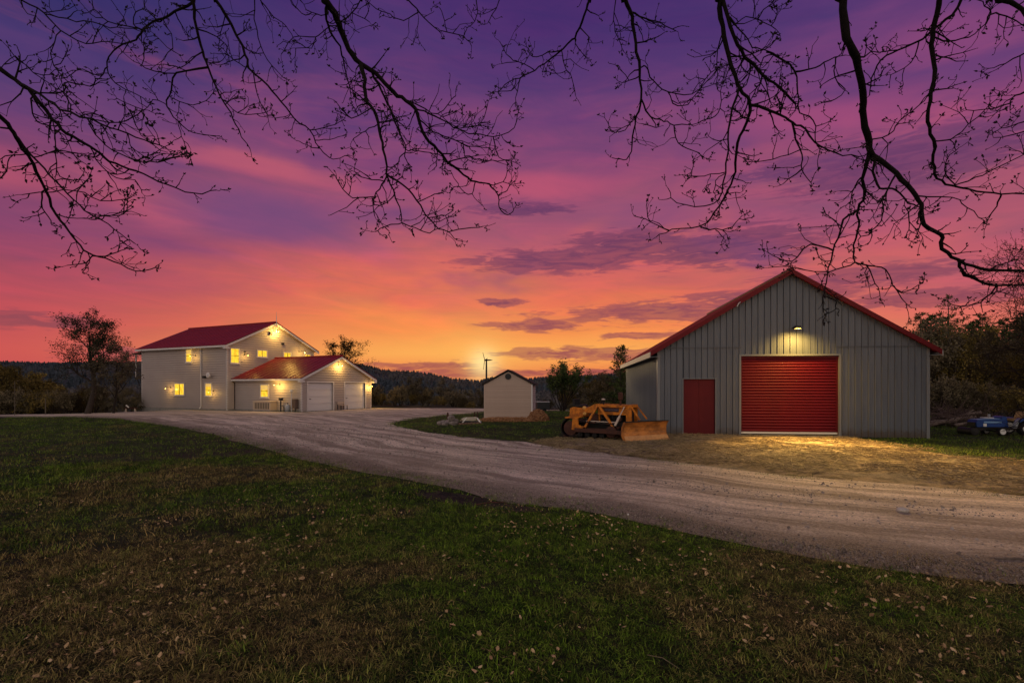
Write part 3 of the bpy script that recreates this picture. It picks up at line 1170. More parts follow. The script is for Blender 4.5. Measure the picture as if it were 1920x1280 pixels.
mb = MB()
for P_, L_ in ((PW, LW), (PG, GX0), (PGL, GD), (PR, LW)):
    P_.slab(mb, 0.03, L_ - .03, -.3, .11, .001, .03)
mb.build('foundation', M_CONC, HOUSE)

# roofs
OV = .40
s1 = math.hypot(GW / 2 + OV, HR * (GW / 2 + OV) / (GW / 2))
npan = 21
pw = (LW + .7) / npan
tn = HR / (GW / 2)
zr = HE + HR + .07
for sgn in (1, -1):
    ex = -OV if sgn == 1 else GW + OV
    roof_slope(HOUSE, (ex, -.35, zr - (GW / 2 + OV) * tn), (0, 1, 0), npan, pw, (sgn * (GW / 2 + OV), 0, (GW / 2 + OV) * tn), s1, M_ROOF)
tg = GR / ((GX1 - GX0) / 2)
zg = GE + GR + .07
hw = (GX1 - GX0) / 2 + OV
s2 = math.hypot(hw, hw * tg)
npg = 13
pg = (GD + .33) / npg
for sgn in (1, -1):
    ex = GX0 - OV if sgn == 1 else GX1 + OV
    roof_slope(HOUSE, (ex, -GD - .35, zg - hw * tg), (0, 1, 0), npg, pg, (sgn * hw, 0, hw * tg), s2, M_ROOF)
mb = MB()
mb.tube([(GW / 2, -.37, zr + .03), (GW / 2, LW + .37, zr + .03)], .075, 6)
mb.tube([(GX0 + (GX1 - GX0) / 2, -GD - .37, zg + .03), (GX0 + (GX1 - GX0) / 2, -.02, zg + .03)], .075, 6)
mb.build('ridge_cap', M_ROOF, HOUSE)
# white trim: corner boards, fascia, rakes
for x, y, h in ((-.03, -.03, HE - .02), (-.03, LW - .11, HE - .02), (GW - .11, -.03, HE - .02)):
    MB().box(x, x + .14, y, y + .14, -.05, h).build('corner_board', M_TRIM, HOUSE)
for x in (GX0 - .03, GX1 - .11):
    MB().box(x, x + .14, -GD - .03, -GD + .11, -.05, GE - .02).build('corner_board', M_TRIM, HOUSE)
ze, zge = zr - (GW / 2 + OV) * tn, zg - hw * tg
MB().box(-OV - .03, -OV, -.36, LW + .36, ze - .20, ze - .055).build('gutter', M_TRIM, HOUSE)
MB().box(GX0 - OV - .03, GX0 - OV, -GD - .36, -.03, zge - .19, zge - .055).build('gutter', M_TRIM, HOUSE)
mb = MB()
mb.box(-OV, 0, -.34, LW + .34, ze - .19, ze - .175)
mb.box(GW, GW + OV, -.34, LW + .34, ze - .19, ze - .175)
mb.box(GX0 - OV, GX0, -GD - .34, -.03, zge - .18, zge - .165)
mb.box(GX1, GX1 + OV, -GD - .34, -.03, zge - .18, zge - .165)
mb.build('soffit', M_TRIM, HOUSE)


def rake(y, x0, xm, x1, z_e, z_r):
    for a, za, b, zb in ((x0, z_e, xm, z_r), (x1, z_e, xm, z_r)):
        m_ = MB()
        m_.bar((a, y, za - .155), (b, y, zb - .155), .045, .19, up=(0, 1, 0)) if False else None
        d = .10
        m_.add([(a, y - .022, za - .25), (b, y - .022, zb - .25), (b, y - .022, zb - .062), (a, y - .022, za - .062),
                (a, y + .022, za - .25), (b, y + .022, zb - .25), (b, y + .022, zb - .062), (a, y + .022, za - .062)],
               [(0, 1, 2, 3), (7, 6, 5, 4), (0, 4, 5, 1), (1, 5, 6, 2), (2, 6, 7, 3), (3, 7, 4, 0)])
        m_.build('rake_board', M_TRIM, HOUSE)


rake(-.34, -OV, GW / 2, GW + OV, ze, zr)
rake(-GD - .34, GX0 - OV, (GX0 + GX1) / 2, GX1 + OV, zge, zg)
# end returns under the corner of the eaves
for q in ((-OV, .0, -.36, -.02, ze - .33, ze - .195), (GX0 - OV, GX0, -GD - .36, -GD - .02, zge - .32, zge - .185), (GX1, GX1 + OV, -GD - .36, -GD - .02, zge - .32, zge - .185)):
    MB().box(*q).build('eave_return', M_TRIM, HOUSE)

# windows
window(HOUSE, PW, 5.35, 4.47, 4.11, 5.28, blind=.3)
window(HOUSE, PW, 6.97, 5.53, 1.21, 2.31, 2, 1, 'wide lit sliding window')
window(HOUSE, PW, 2.75, 1.83, 1.17, 2.31, blind=.22)
window(HOUSE, PG, .26, 1.15, 3.95, 5.27)
window(HOUSE, PG, 2.86, 3.96, 4.60, 5.28, 2, 1, 'short wide lit window')
window(HOUSE, PG, 5.70, 6.62, 4.30, 5.25, 2, 1)
window(HOUSE, PG, 8.20, 9.00, 4.30, 5.20, 2, 1)
window(HOUSE, PGL, 4.62, 3.61, 1.10, 2.18, blind=.35)

for mb, nm in ((lap_siding(PW, LW, .12, HE, .2, HOLES[id(PW)]), 'siding'),
               (lap_siding(PG, GW, .12, HE + HR - .05, .2, HOLES[id(PG)], lambda z: (0, GW) if z < HE else (GW / 2 * (z - HE) / HR, GW - GW / 2 * (z - HE) / HR)), 'siding'),
               (lap_siding(PR, LW, .12, HE, .2, []), 'siding'), (lap_siding(PB, GW, .12, HE, .2, []), 'siding'),
               (lap_siding(PGL, GD - .01, .12, GE, .2, HOLES[id(PGL)]), 'siding'), (lap_siding(PGR, GD - .01, .12, GE, .2, []), 'siding'),
               (lap_siding(PGF, GX1 - GX0, .12, GE + GR - .05, .2, [(D1[0], D1[1], 0, D1[3]), (D2[0], D2[1], 0, D2[3])],
                           lambda z: (0, GX1 - GX0) if z < GE else ((GX1 - GX0) / 2 * (z - GE) / GR, (GX1 - GX0) * (1 - .5 * (z - GE) / GR))), 'siding')):
    mb.build(nm, M_SIDING, HOUSE, kind='stuff')

# garage doors: four hinged sections each, set back in the wall
for a0, a1, z0, z1 in (D1, D2):
    f = MB()
    PGF.slab(f, a0 - .10, a0, 0, z1 + .10, -.12, .05)
    PGF.slab(f, a1, a1 + .10, 0, z1 + .10, -.12, .05)
    PGF.slab(f, a0, a1, z1, z1 + .10, -.12, .05)
    fr = f.build('door_frame', M_TRIM, HOUSE)
    d = MB()
    PGF.slab(d, a0 + .002, a1 - .002, .0, z1 - .002, -.172, -.150)
    dr = d.build('garage_door', M_WHITEDOOR, HOUSE)
    n = 4
    for i in range(n):
        s = MB()
        h0, h1 = .02 + (z1 - .04) * i / n, .02 + (z1 - .04) * (i + 1) / n - .018
        PGF.slab(s, a0 + .02, a1 - .02, h0, h1, -.149, -.11)
        PGF.slab(s, a0 + .10, a1 - .10, h0 + .07, h0 + .09, -.1095, -.10)
        PGF.slab(s, a0 + .10, a1 - .10, h1 - .09, h1 - .07, -.1095, -.10)
        s.build('panel', M_WHITEDOOR, dr)
    s = MB()
    PGF.slab(s, a0 + .25, a0 + .40, .98, 1.02, -.1, -.06)
    s.build('handle', M_DARK, dr)

# downspouts, wires, antenna
mb = MB()
mb.tube([PW.p(3.25, 5.35, .40), PW.p(3.25, 5.2, .09), PW.p(3.22, .3, .09), PW.p(3.2, .1, .25)], .05, 6)
mb.build('downspout', M_TRIM, HOUSE)
mb = MB()
mb.tube([PGL.p(7.75, 2.5, .36), PGL.p(7.72, 2.3, .07), PGL.p(7.72, .1, .07)], .035, 6)
mb.build('downspout', mat('brown_pipe', (.045, .025, .02), .6), HOUSE, 'thin brown downspout')
mb = MB()
mb.tube([(4.55, -.5, HE + HR - .9), (4.55, -.5, HE + HR + .62)], .028, 6)
mb.tube([(4.55, -.5, HE + HR + .6), (4.55, -.5, HE + HR + 1.0)], .012, 5)
mb.tube([(4.55, -.5, HE + HR - .5), (4.55, .0, HE + HR - .5)], .02, 5)
mb.build('antenna', M_GALV, HOUSE)


def wall_or_added_lamp(par, pl, a, z, e, label=None, spot=None, sz=.05, off=.38, kind='POINT'):
    """a small bracket lamp with a glass globe and its own light"""
    mb = MB()
    pl.slab(mb, a - .05, a + .05, z - .02, z + .14, .002, .05)
    q0, q1, q2 = Vector(pl.p(a, z + .08, .05)), Vector(pl.p(a, z + .12, off)), Vector(pl.p(a, z + .07, off))
    mb.tube([q0, q1, q2], .016, 6)
    w = mb.build('wall_or_added_lamp', M_DARK, par, label)
    c = Vector(pl.p(a, z, off))
    g = MB()
    g.lathe([(.02, sz * .7), (sz * .75, sz * .3), (sz * .62, -sz * .4), (.03, -sz * .8)], 10, c=(c.x, c.y, c.z))
    # a little canopy over the glass
    h = MB().lathe([(.02, sz * 1.3), (sz * 1.2, sz * .75), (sz * 1.25, sz * .65), (.02, sz * .72)], 10, c=(c.x, c.y, c.z))
    h.build('lamp_hood', M_DARK, w)
    g.build('bulb', M_BULB, w, smooth=True)
    lamp('lamp_light', 'POINT', tuple(c - Vector((0, 0, sz + .05)) + pl.n * .02), e, WARM, par, size=.08)
    return w


wall_or_added_lamp(HOUSE, PG, 4.65, 7.05, 200, 'floodlight high on the gable', off=.6)
wall_or_added_lamp(HOUSE, PG, 7.55, 5.30, 70, off=.8)  # added lamp: broad yellow wash standing in for bounced light
wall_or_added_lamp(HOUSE, PG, 1.62, 4.70, 24, off=.5)  # added lamp, no fitting known here; makes the glow beside the gable window
wall_or_added_lamp(HOUSE, PW, 4.05, 4.62, 24, off=.5)  # added for the glow by the upper window, not a known fitting
wall_or_added_lamp(HOUSE, PW, 7.50, 1.86, 24, off=.5)  # added for the glow by the wide window, source unknown
wall_or_added_lamp(HOUSE, PW, 1.62, 1.55, 18, off=.5)  # added for the glow by the lower window, source unknown
wall_or_added_lamp(HOUSE, PGL, 2.35, 2.12, 95, off=.6)  # invented lamp that supplies the big glow on the garage side wall
wall_or_added_lamp(HOUSE, PGF, (GX1 - GX0) / 2 - .1, 3.78, 95, 'lamp under the garage gable peak', off=.45)
wall_or_added_lamp(HOUSE, PGF, 7.78, 2.05, 60)
wall_or_added_lamp(HOUSE, PGR, .45, 1.95, 120, 'bright lamp round the far corner of the garage')

# small fittings on the walls
mb = MB()
mb.box(-.30, -.04, 2.55, 2.78, 2.72, 2.92)
mb.tube([(-.04, 2.66, 2.85), (-.22, 2.66, 2.85)], .03, 6)
mb.build('meter_box', M_DARK, HOUSE)
mb = MB()
mb.lathe([(.02, .0), (.22, .04), (.24, .10), (.23, .10), (.0, .03)], 14, axis='x', c=(-.42, 1.95, 2.97))
mb.tube([(-.03, 1.95, 2.85), (-.36, 1.95, 2.95)], .02, 6)
mb.build('satellite_dish', M_TRIM, HOUSE)
for q in ((5.50, 5.72, -.16, -.03, 5.88, 6.06), (4.15, 4.33, -.22, -.03, 6.72, 6.95), (1.56, 1.72, -.09, -.03, 4.95, 5.05)):
    MB().box(*q).build('vent', M_DARK, HOUSE)

# roofed balcony at the far end of the house
mb = MB()
mb.box(.35, 3.1, LW + .05, LW + 1.75, 2.72, 2.92)
B = mb.build('balcony', mat('weathered_wood', (.06, .045, .04), .85, .5, 5), HOUSE, 'dark wooden balcony at the far end')
for xx in (.42, 3.02):
    MB().box(xx - .05, xx + .05, LW + 1.63, LW + 1.73, 2.923, 5.06).build('post', M_TRIM, B)
mb = MB()
for k in range(8):
    mb.box(.36, .40, LW + .12 + .2 * k, LW + .16 + .2 * k, 2.925, 3.70)
mb.box(.33, .43, LW + .06, LW + 1.62, 3.702, 3.76)
mb.build('railing', M_DARK, B)
MB().add([(.2, LW + .03, 5.30), (3.3, LW + .03, 5.30), (3.3, LW + 2.0, 5.08), (.2, LW + 2.0, 5.08), (.2, LW + .03, 5.38), (3.3, LW + .03, 5.38), (3.3, LW + 2.0, 5.16), (.2, LW + 2.0, 5.16)],
         [(0, 3, 2, 1), (4, 5, 6, 7), (0, 1, 5, 4), (1, 2, 6, 5), (2, 3, 7, 6), (3, 0, 4, 7)]).build('roof', M_ROOF, B)
mb = MB()
for k in range(3):
    mb.bar((.4, LW + .5 + .5 * k, 2.72), (.4, LW + .1 + .5 * k, 2.1), .07, .07)
mb.build('brace', M_DARK, B)
mb = MB()
for k in range(4):
    mb.box(-.2, 1.2, LW + .1 + .3 * k, LW + .41 + .3 * k, -.1, .62 - .16 * k)
mb.build('step', M_CONC, HOUSE)

# ------------------------------------------------------------------ the barn
BZ = R(-6.35)
BARN = thing('barn', 'large grey corrugated steel barn with red roof trim and big red roller door', 'barn', (5.81, 21.2, 0.0), BZ)
BW, BD, BE, BR_ = 9.93, 12.15, 3.44, 6.36
FB = Plane((0, 0, 0), (1, 0, 0), (0, -1, 0))
FL = Plane((0, BD, 0), (0, -1, 0), (-1, 0, 0))
FR = Plane((BW, 0, 0), (0, 1, 0), (1, 0, 0))
FK = Plane((BW, BD, 0), (-1, 0, 0), (0, 1, 0))
top = lambda s: BE + (BR_ - BE) * (1 - abs(s - BW / 2) / (BW / 2))
RIB = [(.0, .0), (.001, -.030), (.013, -.030), (.014, .0), (.022, .038), (.044, .038), (.054, .0), (.105, .0), (.112, .006), (.122, .006), (.129, .0), (.165, .0), (.172, .006), (.182, .006), (.189, .0)]
PITCH = .2364


def steel_panel(pl, s0, s1, zb, zt, m, par, inset=.0):
    br = [(s0, 0.0)]
    k0 = int(math.floor(s0 / PITCH)) - 1
    for k in range(k0, k0 + int((s1 - s0) / PITCH) + 4):
        for a, h in RIB:
            s = k * PITCH + a
            if s0 + .002 < s < s1 - .002:
                br.append((s, h))
    mid = BW / 2
    if pl in (FB, FK) and s0 < mid < s1 and callable(zt):
        br.append((mid, 0.0))
    br.append((s1, 0.0))
    br.sort()
    vs = []
    for s, h in br:
        vs += [pl.p(s, zb, h + inset), pl.p(s, zt(s) if callable(zt) else zt, h + inset)]
    fs = [(2 * i, 2 * i + 2, 2 * i + 3, 2 * i + 1) for i in range(len(br) - 1)]
    mb = MB().add(vs, fs)
    return link('wall_panel', mb.mesh('wall_panel', m), par)


RD = (3.15, 6.77, .12, 3.15)       # roller door opening
MD = (.97, 2.19, .05, 2.26)        # side door opening
cover = PITCH * 4
SPL = 3.485
edges = [0.0]
while edges[-1] + cover < BW - .2:
    edges.append(edges[-1] + cover)
edges.append(BW)


def split(a, b, cuts):
    q = sorted({a, b} | {c for c in cuts if a + .01 < c < b - .01})
    return list(zip(q[:-1], q[1:]))


for a, b in zip(edges[:-1], edges[1:]):
    for s0, s1 in split(a, b, (RD[0], RD[1], MD[0], MD[1])):
        m_ = (s0 + s1) / 2
        if RD[0] < m_ < RD[1]:
            steel_panel(FB, s0, s1, RD[3] + .06, lambda s: top(s) - .02, M_STEEL, BARN)
        else:
            steel_panel(FB, s0, s1, SPL + .012, lambda s: max(top(s) - .02, SPL + .013), M_STEEL, BARN)
            z0 = MD[3] if MD[0] < m_ < MD[1] else .03
            steel_panel(FB, s0, s1, z0, min(SPL - .012, 9), M_STEEL, BARN)
for pl, L in ((FL, BD), (FR, BD)):
    s = 0
    while s < L - .01:
        steel_panel(pl, s, min(s + cover, L), .03, BE, M_STEEL, BARN)
        s += cover
s = 0
while s < BW - .01:
    steel_panel(FK, s, min(s + cover, BW), .03, lambda q: top(q) - .02, M_STEEL, BARN)
    s += cover
# the framed core behind the cladding (keeps it light-tight)
mb = MB()
for s0, s1, z0 in ((0, MD[0], -.1), (MD[0], MD[1], MD[3]), (MD[1], RD[0], -.1), (RD[0], RD[1], RD[3]), (RD[1], BW, -.1)):
    pts = [(s0, z0), (s1, z0), (s1, top(s1) - .03)] + ([(BW / 2, top(BW / 2) - .03)] if s0 < BW / 2 < s1 else []) + [(s0, top(s0) - .03)]
    mb.prism([(p, z) for p, z in pts], .035, .16)
mb.box(.035, .12, .161, BD - .002, -.1, BE - .03)
mb.box(BW - .12, BW - .035, .161, BD - .002, -.1, BE - .03)
mb.prism([(.13, -.1), (BW - .13, -.1), (BW - .13, BE - .05), (BW / 2, BR_ - .06), (.13, BE - .05)], BD - .14, BD - .035)
mb.build('wall_frame', M_DARK, BARN)
# trims
mb = MB()
FB.slab(mb, -.001, RD[0] + .02, SPL - .02, SPL + .02, .031, .04)
FB.slab(mb, RD[1] - .1, BW, SPL - .02, SPL + .02, .031, .04)
mb.build('seam_trim', mat('dark_seam_trim', (.085, .09, .10), .6), BARN)  # trim darker than the steel panels
for s0, s1 in ((-.04, .07), (BW - .07, BW + .04)):
    mb = MB()
    FB.slab(mb, s0, s1, .0, BE - .02 if s0 > 1 else BE, .033, .045)
    mb.box(s0 if s0 < 1 else s1 - .012, s0 + .012 if s0 < 1 else s1, -.033, .10, .0, BE - .01)
    mb.build('corner_trim', M_STEELTRIM, BARN)
mb = MB()
FB.slab(mb, RD[0] - .07, RD[0] + .004, .05, RD[3] + .06, -.16, .045)
FB.slab(mb, RD[1] - .004, RD[1] + .07, .05, RD[3] + .06, -.16, .045)
FB.slab(mb, RD[0] + .004, RD[1] - .004, RD[3], RD[3] + .07, -.16, .046)
mb.build('door_trim', M_STEELTRIM, BARN)
mb = MB()
FB.slab(mb, RD[0] - .05, RD[1] + .05, -.12, .075, -.2, .12)
mb.build('door_sill', M_CONC, BARN)
# roller door: curved slats between guides
mb = MB()
FB.slab(mb, RD[0] + .006, RD[0] + .07, .12, RD[3], -.16, -.06)
FB.slab(mb, RD[1] - .07, RD[1] - .006, .12, RD[3], -.16, -.06)
DOOR = mb.build('roller_door', M_REDDOOR, BARN)
ns = 26
hs = (RD[3] - .20) / ns
sl = MB()
prof = [(0, .0), (.012, .012), (hs * .25, .036), (hs * .5, .045), (hs * .75, .036), (hs - .014, .012), (hs - .003, .0)]
vs = []
for s in (RD[0] + .03, RD[1] - .03):
    for z, d in prof:
        vs.append(FB.p(s, z, d))
n = len(prof)
sl.add(vs, [(i, n + i, n + i + 1, i + 1) for i in range(n - 1)])
slm = sl.mesh('slat', M_ROLL, True)
for i in range(ns):
    link('slat', slm, DOOR, None, tuple(Vector((0, .12, .20 + hs * i))))
mb = MB()
FB.slab(mb, RD[0] + .03, RD[1] - .03, .125, .198, -.13, -.05)
mb.build('bottom_bar', mat('pale_bar', (.62, .58, .52), .5), DOOR)
mb = MB()
FB.slab(mb, RD[0] + .004, RD[1] - .004, RD[3] - .10, RD[3] - .003, -.15, -.055)
mb.build('hood', M_REDDOOR, DOOR)
# side door, flush planks in a recess
d = MB()
FB.slab(d, MD[0], MD[1], MD[2], MD[3], -.12, -.085)
SD_ = d.build('side_door', M_REDDOOR, BARN, 'plain dark red side door')
for a, b in ((MD[0] + .01, (MD[0] + MD[1]) / 2 - .004), ((MD[0] + MD[1]) / 2 + .004, MD[1] - .01)):
    d = MB()
    FB.slab(d, a, b, MD[2] + .02, MD[3] - .02, -.084, -.055)
    d.build('panel', M_REDDOOR, SD_)
mb = MB()
FB.slab(mb, MD[0] - .035, MD[0], .02, MD[3] + .035, -.09, .036)
FB.slab(mb, MD[1], MD[1] + .035, .02, MD[3] + .035, -.09, .036)
FB.slab(mb, MD[0], MD[1], MD[3], MD[3] + .035, -.09, .0365)
mb.build('door_frame', M_STEELTRIM, BARN)
# roof
tb = (BR_ - BE) / (BW / 2)
OB = .33
zb = BR_ + .05
Lb = math.hypot(BW / 2 + OB, (BW / 2 + OB) * tb)
nb = 17
pb = (BD + .5) / nb
for sgn in (1, -1):
    ex = -OB if sgn == 1 else BW + OB
    roof_slope(BARN, (ex, -.22, zb - (BW / 2 + OB) * tb), (0, 1, 0), nb, pb, (sgn * (BW / 2 + OB), 0, (BW / 2 + OB) * tb), Lb, M_ROOF)
MB().tube([(BW / 2, -.26, zb + .03), (BW / 2, BD + .3, zb + .03)], .08, 6).build('ridge_cap', M_REDTRIM, BARN)
zeb = zb - (BW / 2 + OB) * tb
for ex in (-OB, BW + OB):
    m_ = MB()
    m_.add([(ex, -.27, zeb - .135), (BW / 2, -.27, zb - .135), (BW / 2, -.27, zb + .055), (ex, -.27, zeb + .055),
            (ex, -.225, zeb - .135), (BW / 2, -.225, zb - .135), (BW / 2, -.225, zb + .055), (ex, -.225, zeb + .055)],
           [(0, 1, 2, 3), (7, 6, 5, 4), (0, 4, 5, 1), (1, 5, 6, 2), (2, 6, 7, 3), (3, 7, 4, 0)])
    m_.build('rake_trim', M_REDTRIM, BARN)
for x0, x1 in ((-OB - .035, -OB - .002), (BW + OB + .002, BW + OB + .035)):
    MB().box(x0, x1, -.27, BD + .27, zeb - .19, zeb + .02).build('fascia', mat('pale_fascia', (.33, .31, .30), .6), BARN)
mb = MB()
mb.box(-OB, -.005, -.22, BD + .22, zeb - .17, zeb - .15)
mb.box(BW + .005, BW + OB, -.22, BD + .22, zeb - .17, zeb - .15)
for ex, e1 in ((-OB, 0), (BW + OB, BW)):
    m_ = (ex, e1)
mb.build('soffit', M_STEELTRIM, BARN)
# gable lamp over the roller door
mb = MB()
mb.box(5.05, 5.15, -.30, -.04, 4.19, 4.25)
mb.box(5.0, 5.2, -.50, -.30, 4.165, 4.26)
LB = mb.build('wall_or_added_lamp', M_DARK, BARN)
MB().box(5.02, 5.18, -.48, -.32, 4.145, 4.164).build('bulb', mat('flood_glass', (.9, .8, .5), .3, emit=(1.0, .62, .14, 2.2)), LB)
lamp('lamp_light', 'SPOT', (5.10, -.40, 4.04), 7800, (1.0, .60, .14), BARN, (R(-42), 0, 0), .06, R(96), 1.0)
lamp('lamp_wash', 'SPOT', (5.10, -.62, 4.14), 400, (1.0, .60, .12), BARN, (R(14), 0, 0), .10, R(150), 1.0)
# small wire bracket near the roof edge
mb = MB()
mb.tube([(2.94, -.28, 5.05), (2.98, -.30, 5.16), (3.05, -.30, 5.22)], .018, 5)
mb.build('bracket', M_GALV, BARN)

# ------------------------------------------------------------------ the shed
SH = thing('shed', 'small tan clapboard shed with dark gable roof and round vent', 'shed', (-1.56, 30.1, .10), BZ)
SW, SDp, SE, SP = 2.71, 2.4, 2.0, 2.74
mb = MB()
mb.prism([(0, -.2), (SW, -.2), (SW, SE), (SW / 2, SP - .02), (0, SE)], .0, SDp)
mb.build('wall', M_SHEDSIDE, SH)
S1, S2, S3 = Plane((0, 0, 0), (1, 0, 0), (0, -1, 0)), Plane((SW, 0, 0), (0, 1, 0), (1, 0, 0)), Plane((0, SDp, 0), (0, -1, 0), (-1, 0, 0))
nb_ = 16
for pl, L in ((S1, SW), (S2, SDp), (S3, SDp)):
    mb = MB()
    h = (SE - .0) / nb_
    hq = h - .034
    mb.add([pl.p(.05, 0, .035), pl.p(L - .05, 0, .035), pl.p(L - .05, hq, .026), pl.p(.05, hq, .026), pl.p(.05, 0, 0), pl.p(L - .05, 0, 0), pl.p(.05, hq, 0), pl.p(L - .05, hq, 0)], [(0, 1, 2, 3), (4, 5, 1, 0), (3, 2, 7, 6)])
    me = mb.mesh('siding_board', M_SHEDSIDE if pl is not S2 else mat('pale_siding', (.60, .54, .50), .6, per_obj=.05))
    for i in range(nb_):
        link('siding_board', me, SH, None, (0, 0, h * i))
for x in (-.02, SW - .06):
    MB().box(x, x + .08, -.035, .05, 0, SE - .005).build('corner_board', M_TRIM if x > 1 else M_SHEDSIDE, SH)
ts = (SP - SE) / (SW / 2)
for sgn in (1, -1):
    ex = -.13 if sgn == 1 else SW + .13
    ce = SP + .03 - (SW / 2 + .13) * ts
    m_ = MB()
    m_.add([(ex, -.12, ce), (SW / 2, -.12, SP + .03), (SW / 2, SDp + .12, SP + .03), (ex, SDp + .12, ce), (ex, -.12, ce + .07), (SW / 2, -.12, SP + .10), (SW / 2, SDp + .12, SP + .10), (ex, SDp + .12, ce + .07)],
           [(0, 3, 2, 1), (4, 5, 6, 7), (0, 1, 5, 4), (1, 2, 6, 5), (2, 3, 7, 6), (3, 0, 4, 7)])
    m_.build('roof', M_SHINGLE, SH)
mb = MB()
mb.lathe([(.17, 0), (.17, .05), (.13, .05), (.13, .02), (0.001, .02)], 18, axis='y', c=(SW / 2, -.055, SP - .30))
V = mb.build('vent', M_DARK, SH)
mb = MB()
for k in range(4):
    mb.box(SW / 2 - .11, SW / 2 + .11, -.045, -.03, SP - .39 + .05 * k, SP - .37 + .05 * k)
mb.build('louvre', M_SHINGLE, V)
MB().box(SW * .12, SW * .12 + .12, -.05, -.03, .02, .16).build('hatch', mat('rusty_hatch', (.10, .035, .02), .8), SH)
mb = MB()
mb.box(.3, SW - .3, -.034, -.026, SE - .015, SE + .01)
mb.build('trim_strip', M_SHEDSIDE, SH)

# ------------------------------------------------------------------ far hills
RPX = [-1.6, -.96, -.88, -.64, -.52, -.45, -.30, -.24, -.184, -.152, -.109, -.06, -.038, .024, .045, .13, .17, .3, .6, 1.0, 1.6]
RPZ = [60, 48, 45.5, 48, 53, 54, 46, 33, 30, 26, 17, 13, 19, 16, 18, 21, 24, 40, 52, 52, 52]


def hz(x, y):
    t = x / np.maximum(y, 1)
    h = np.interp(t, RPX, RPZ) * .9 - 5.5
    h = h + 1.6 * (fnoise(x / 60 + 7, y / 60, 3) - .5)
    up = sst(y, 330, 900)
    back = 1 - .25 * sst(y, 920, 1500)
    base = -9 + 3 * (fnoise(x / 90, y / 90, 3) - .5)
    lump = 10 * (fnoise(x / 130 + 3, y / 130 + 5, 3) - .5) * sst(y, 250, 500) * (1 - sst(y, 700, 880))
    return np.where(y < 128, base * sst(y, 100, 128) - 8 * (1 - sst(y, 100, 128)), base) * (1 - up) + (h + CAMH) * up * back + lump


def _hill(t, b, P):
    n = t.noise(P, .02, 5, .6)
    f = t.noise(P, .22, 5, .7)
    c = t.mix(t.sstep(n, .42, .6), (.060, .072, .090, 1), (.10, .094, .098, 1))  # distance haze is put into the hill colour as blue-grey
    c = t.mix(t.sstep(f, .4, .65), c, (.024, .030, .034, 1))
    t.put(b.inputs['Base Color'], c)
    b.inputs['Roughness'].default_value = 1
    bump(t, b, f, 1.0, 3.0)


M_HILL = ground_mat('hazed_hillside', _hill)
grid_sheet('hills', axis((-1700, -700, 60), (-700, 700, 18), (700, 1700, 60)), axis((100, 300, 15), (300, 1000, 20), (1000, 1600, 60)), hz, M_HILL, 'low wooded hills along the horizon')

# ------------------------------------------------------------------ trees
M_BARK = mat('dark_bark', (.030, .022, .018), .95, .6, 14, bump=.5, c2=(.060, .046, .038))
M_TWIG = mat('dark_twig', (.020, .014, .012), .9)
M_PALEBARK = mat('pale_bark', (.16, .13, .11), .9, .6, 9, c2=(.08, .06, .05))


def leaf_mat(name, a, b_, po=.25):
    m = bpy.data.materials.new(name)
    m.use_nodes = True
    t = NT(m.node_tree)
    b = m.node_tree.nodes['Principled BSDF']
    P = t.n.new('ShaderNodeTexCoord').outputs['Object']
    n = t.noise(P, 1.1, 3, .6)
    n2 = t.noise(P, 9, 2, .6)
    oi = t.n.new('ShaderNodeObjectInfo').outputs['Random']
    c = t.mix(t.sstep(t.m('ADD', n, t.m('MULTIPLY', t.m('SUBTRACT', n2, .5), .7)), .35, .65), a + (1,), b_ + (1,))
    k = t.lrp(oi, 0, 1, 1 - po, 1 + po)
    t.put(b.inputs['Base Color'], t.mix(1.0, c, t.comb(k, k, k), 'MULTIPLY'))
    b.inputs['Roughness'].default_value = .8
    b.inputs['Specular IOR Level'].default_value = .15
    return m


M_BUDO = leaf_mat('olive_buds', (.075, .058, .018), (.22, .155, .040))
M_BUDB = leaf_mat('brown_buds', (.066, .054, .032), (.17, .135, .078))
M_LEAFG = leaf_mat('young_green_leaves', (.030, .052, .014), (.085, .115, .028))
M_NEED = leaf_mat('pine_needles', (.020, .040, .014), (.080, .105, .030))
M_BUDD = leaf_mat('dark_buds', (.012, .015, .008), (.026, .030, .012))


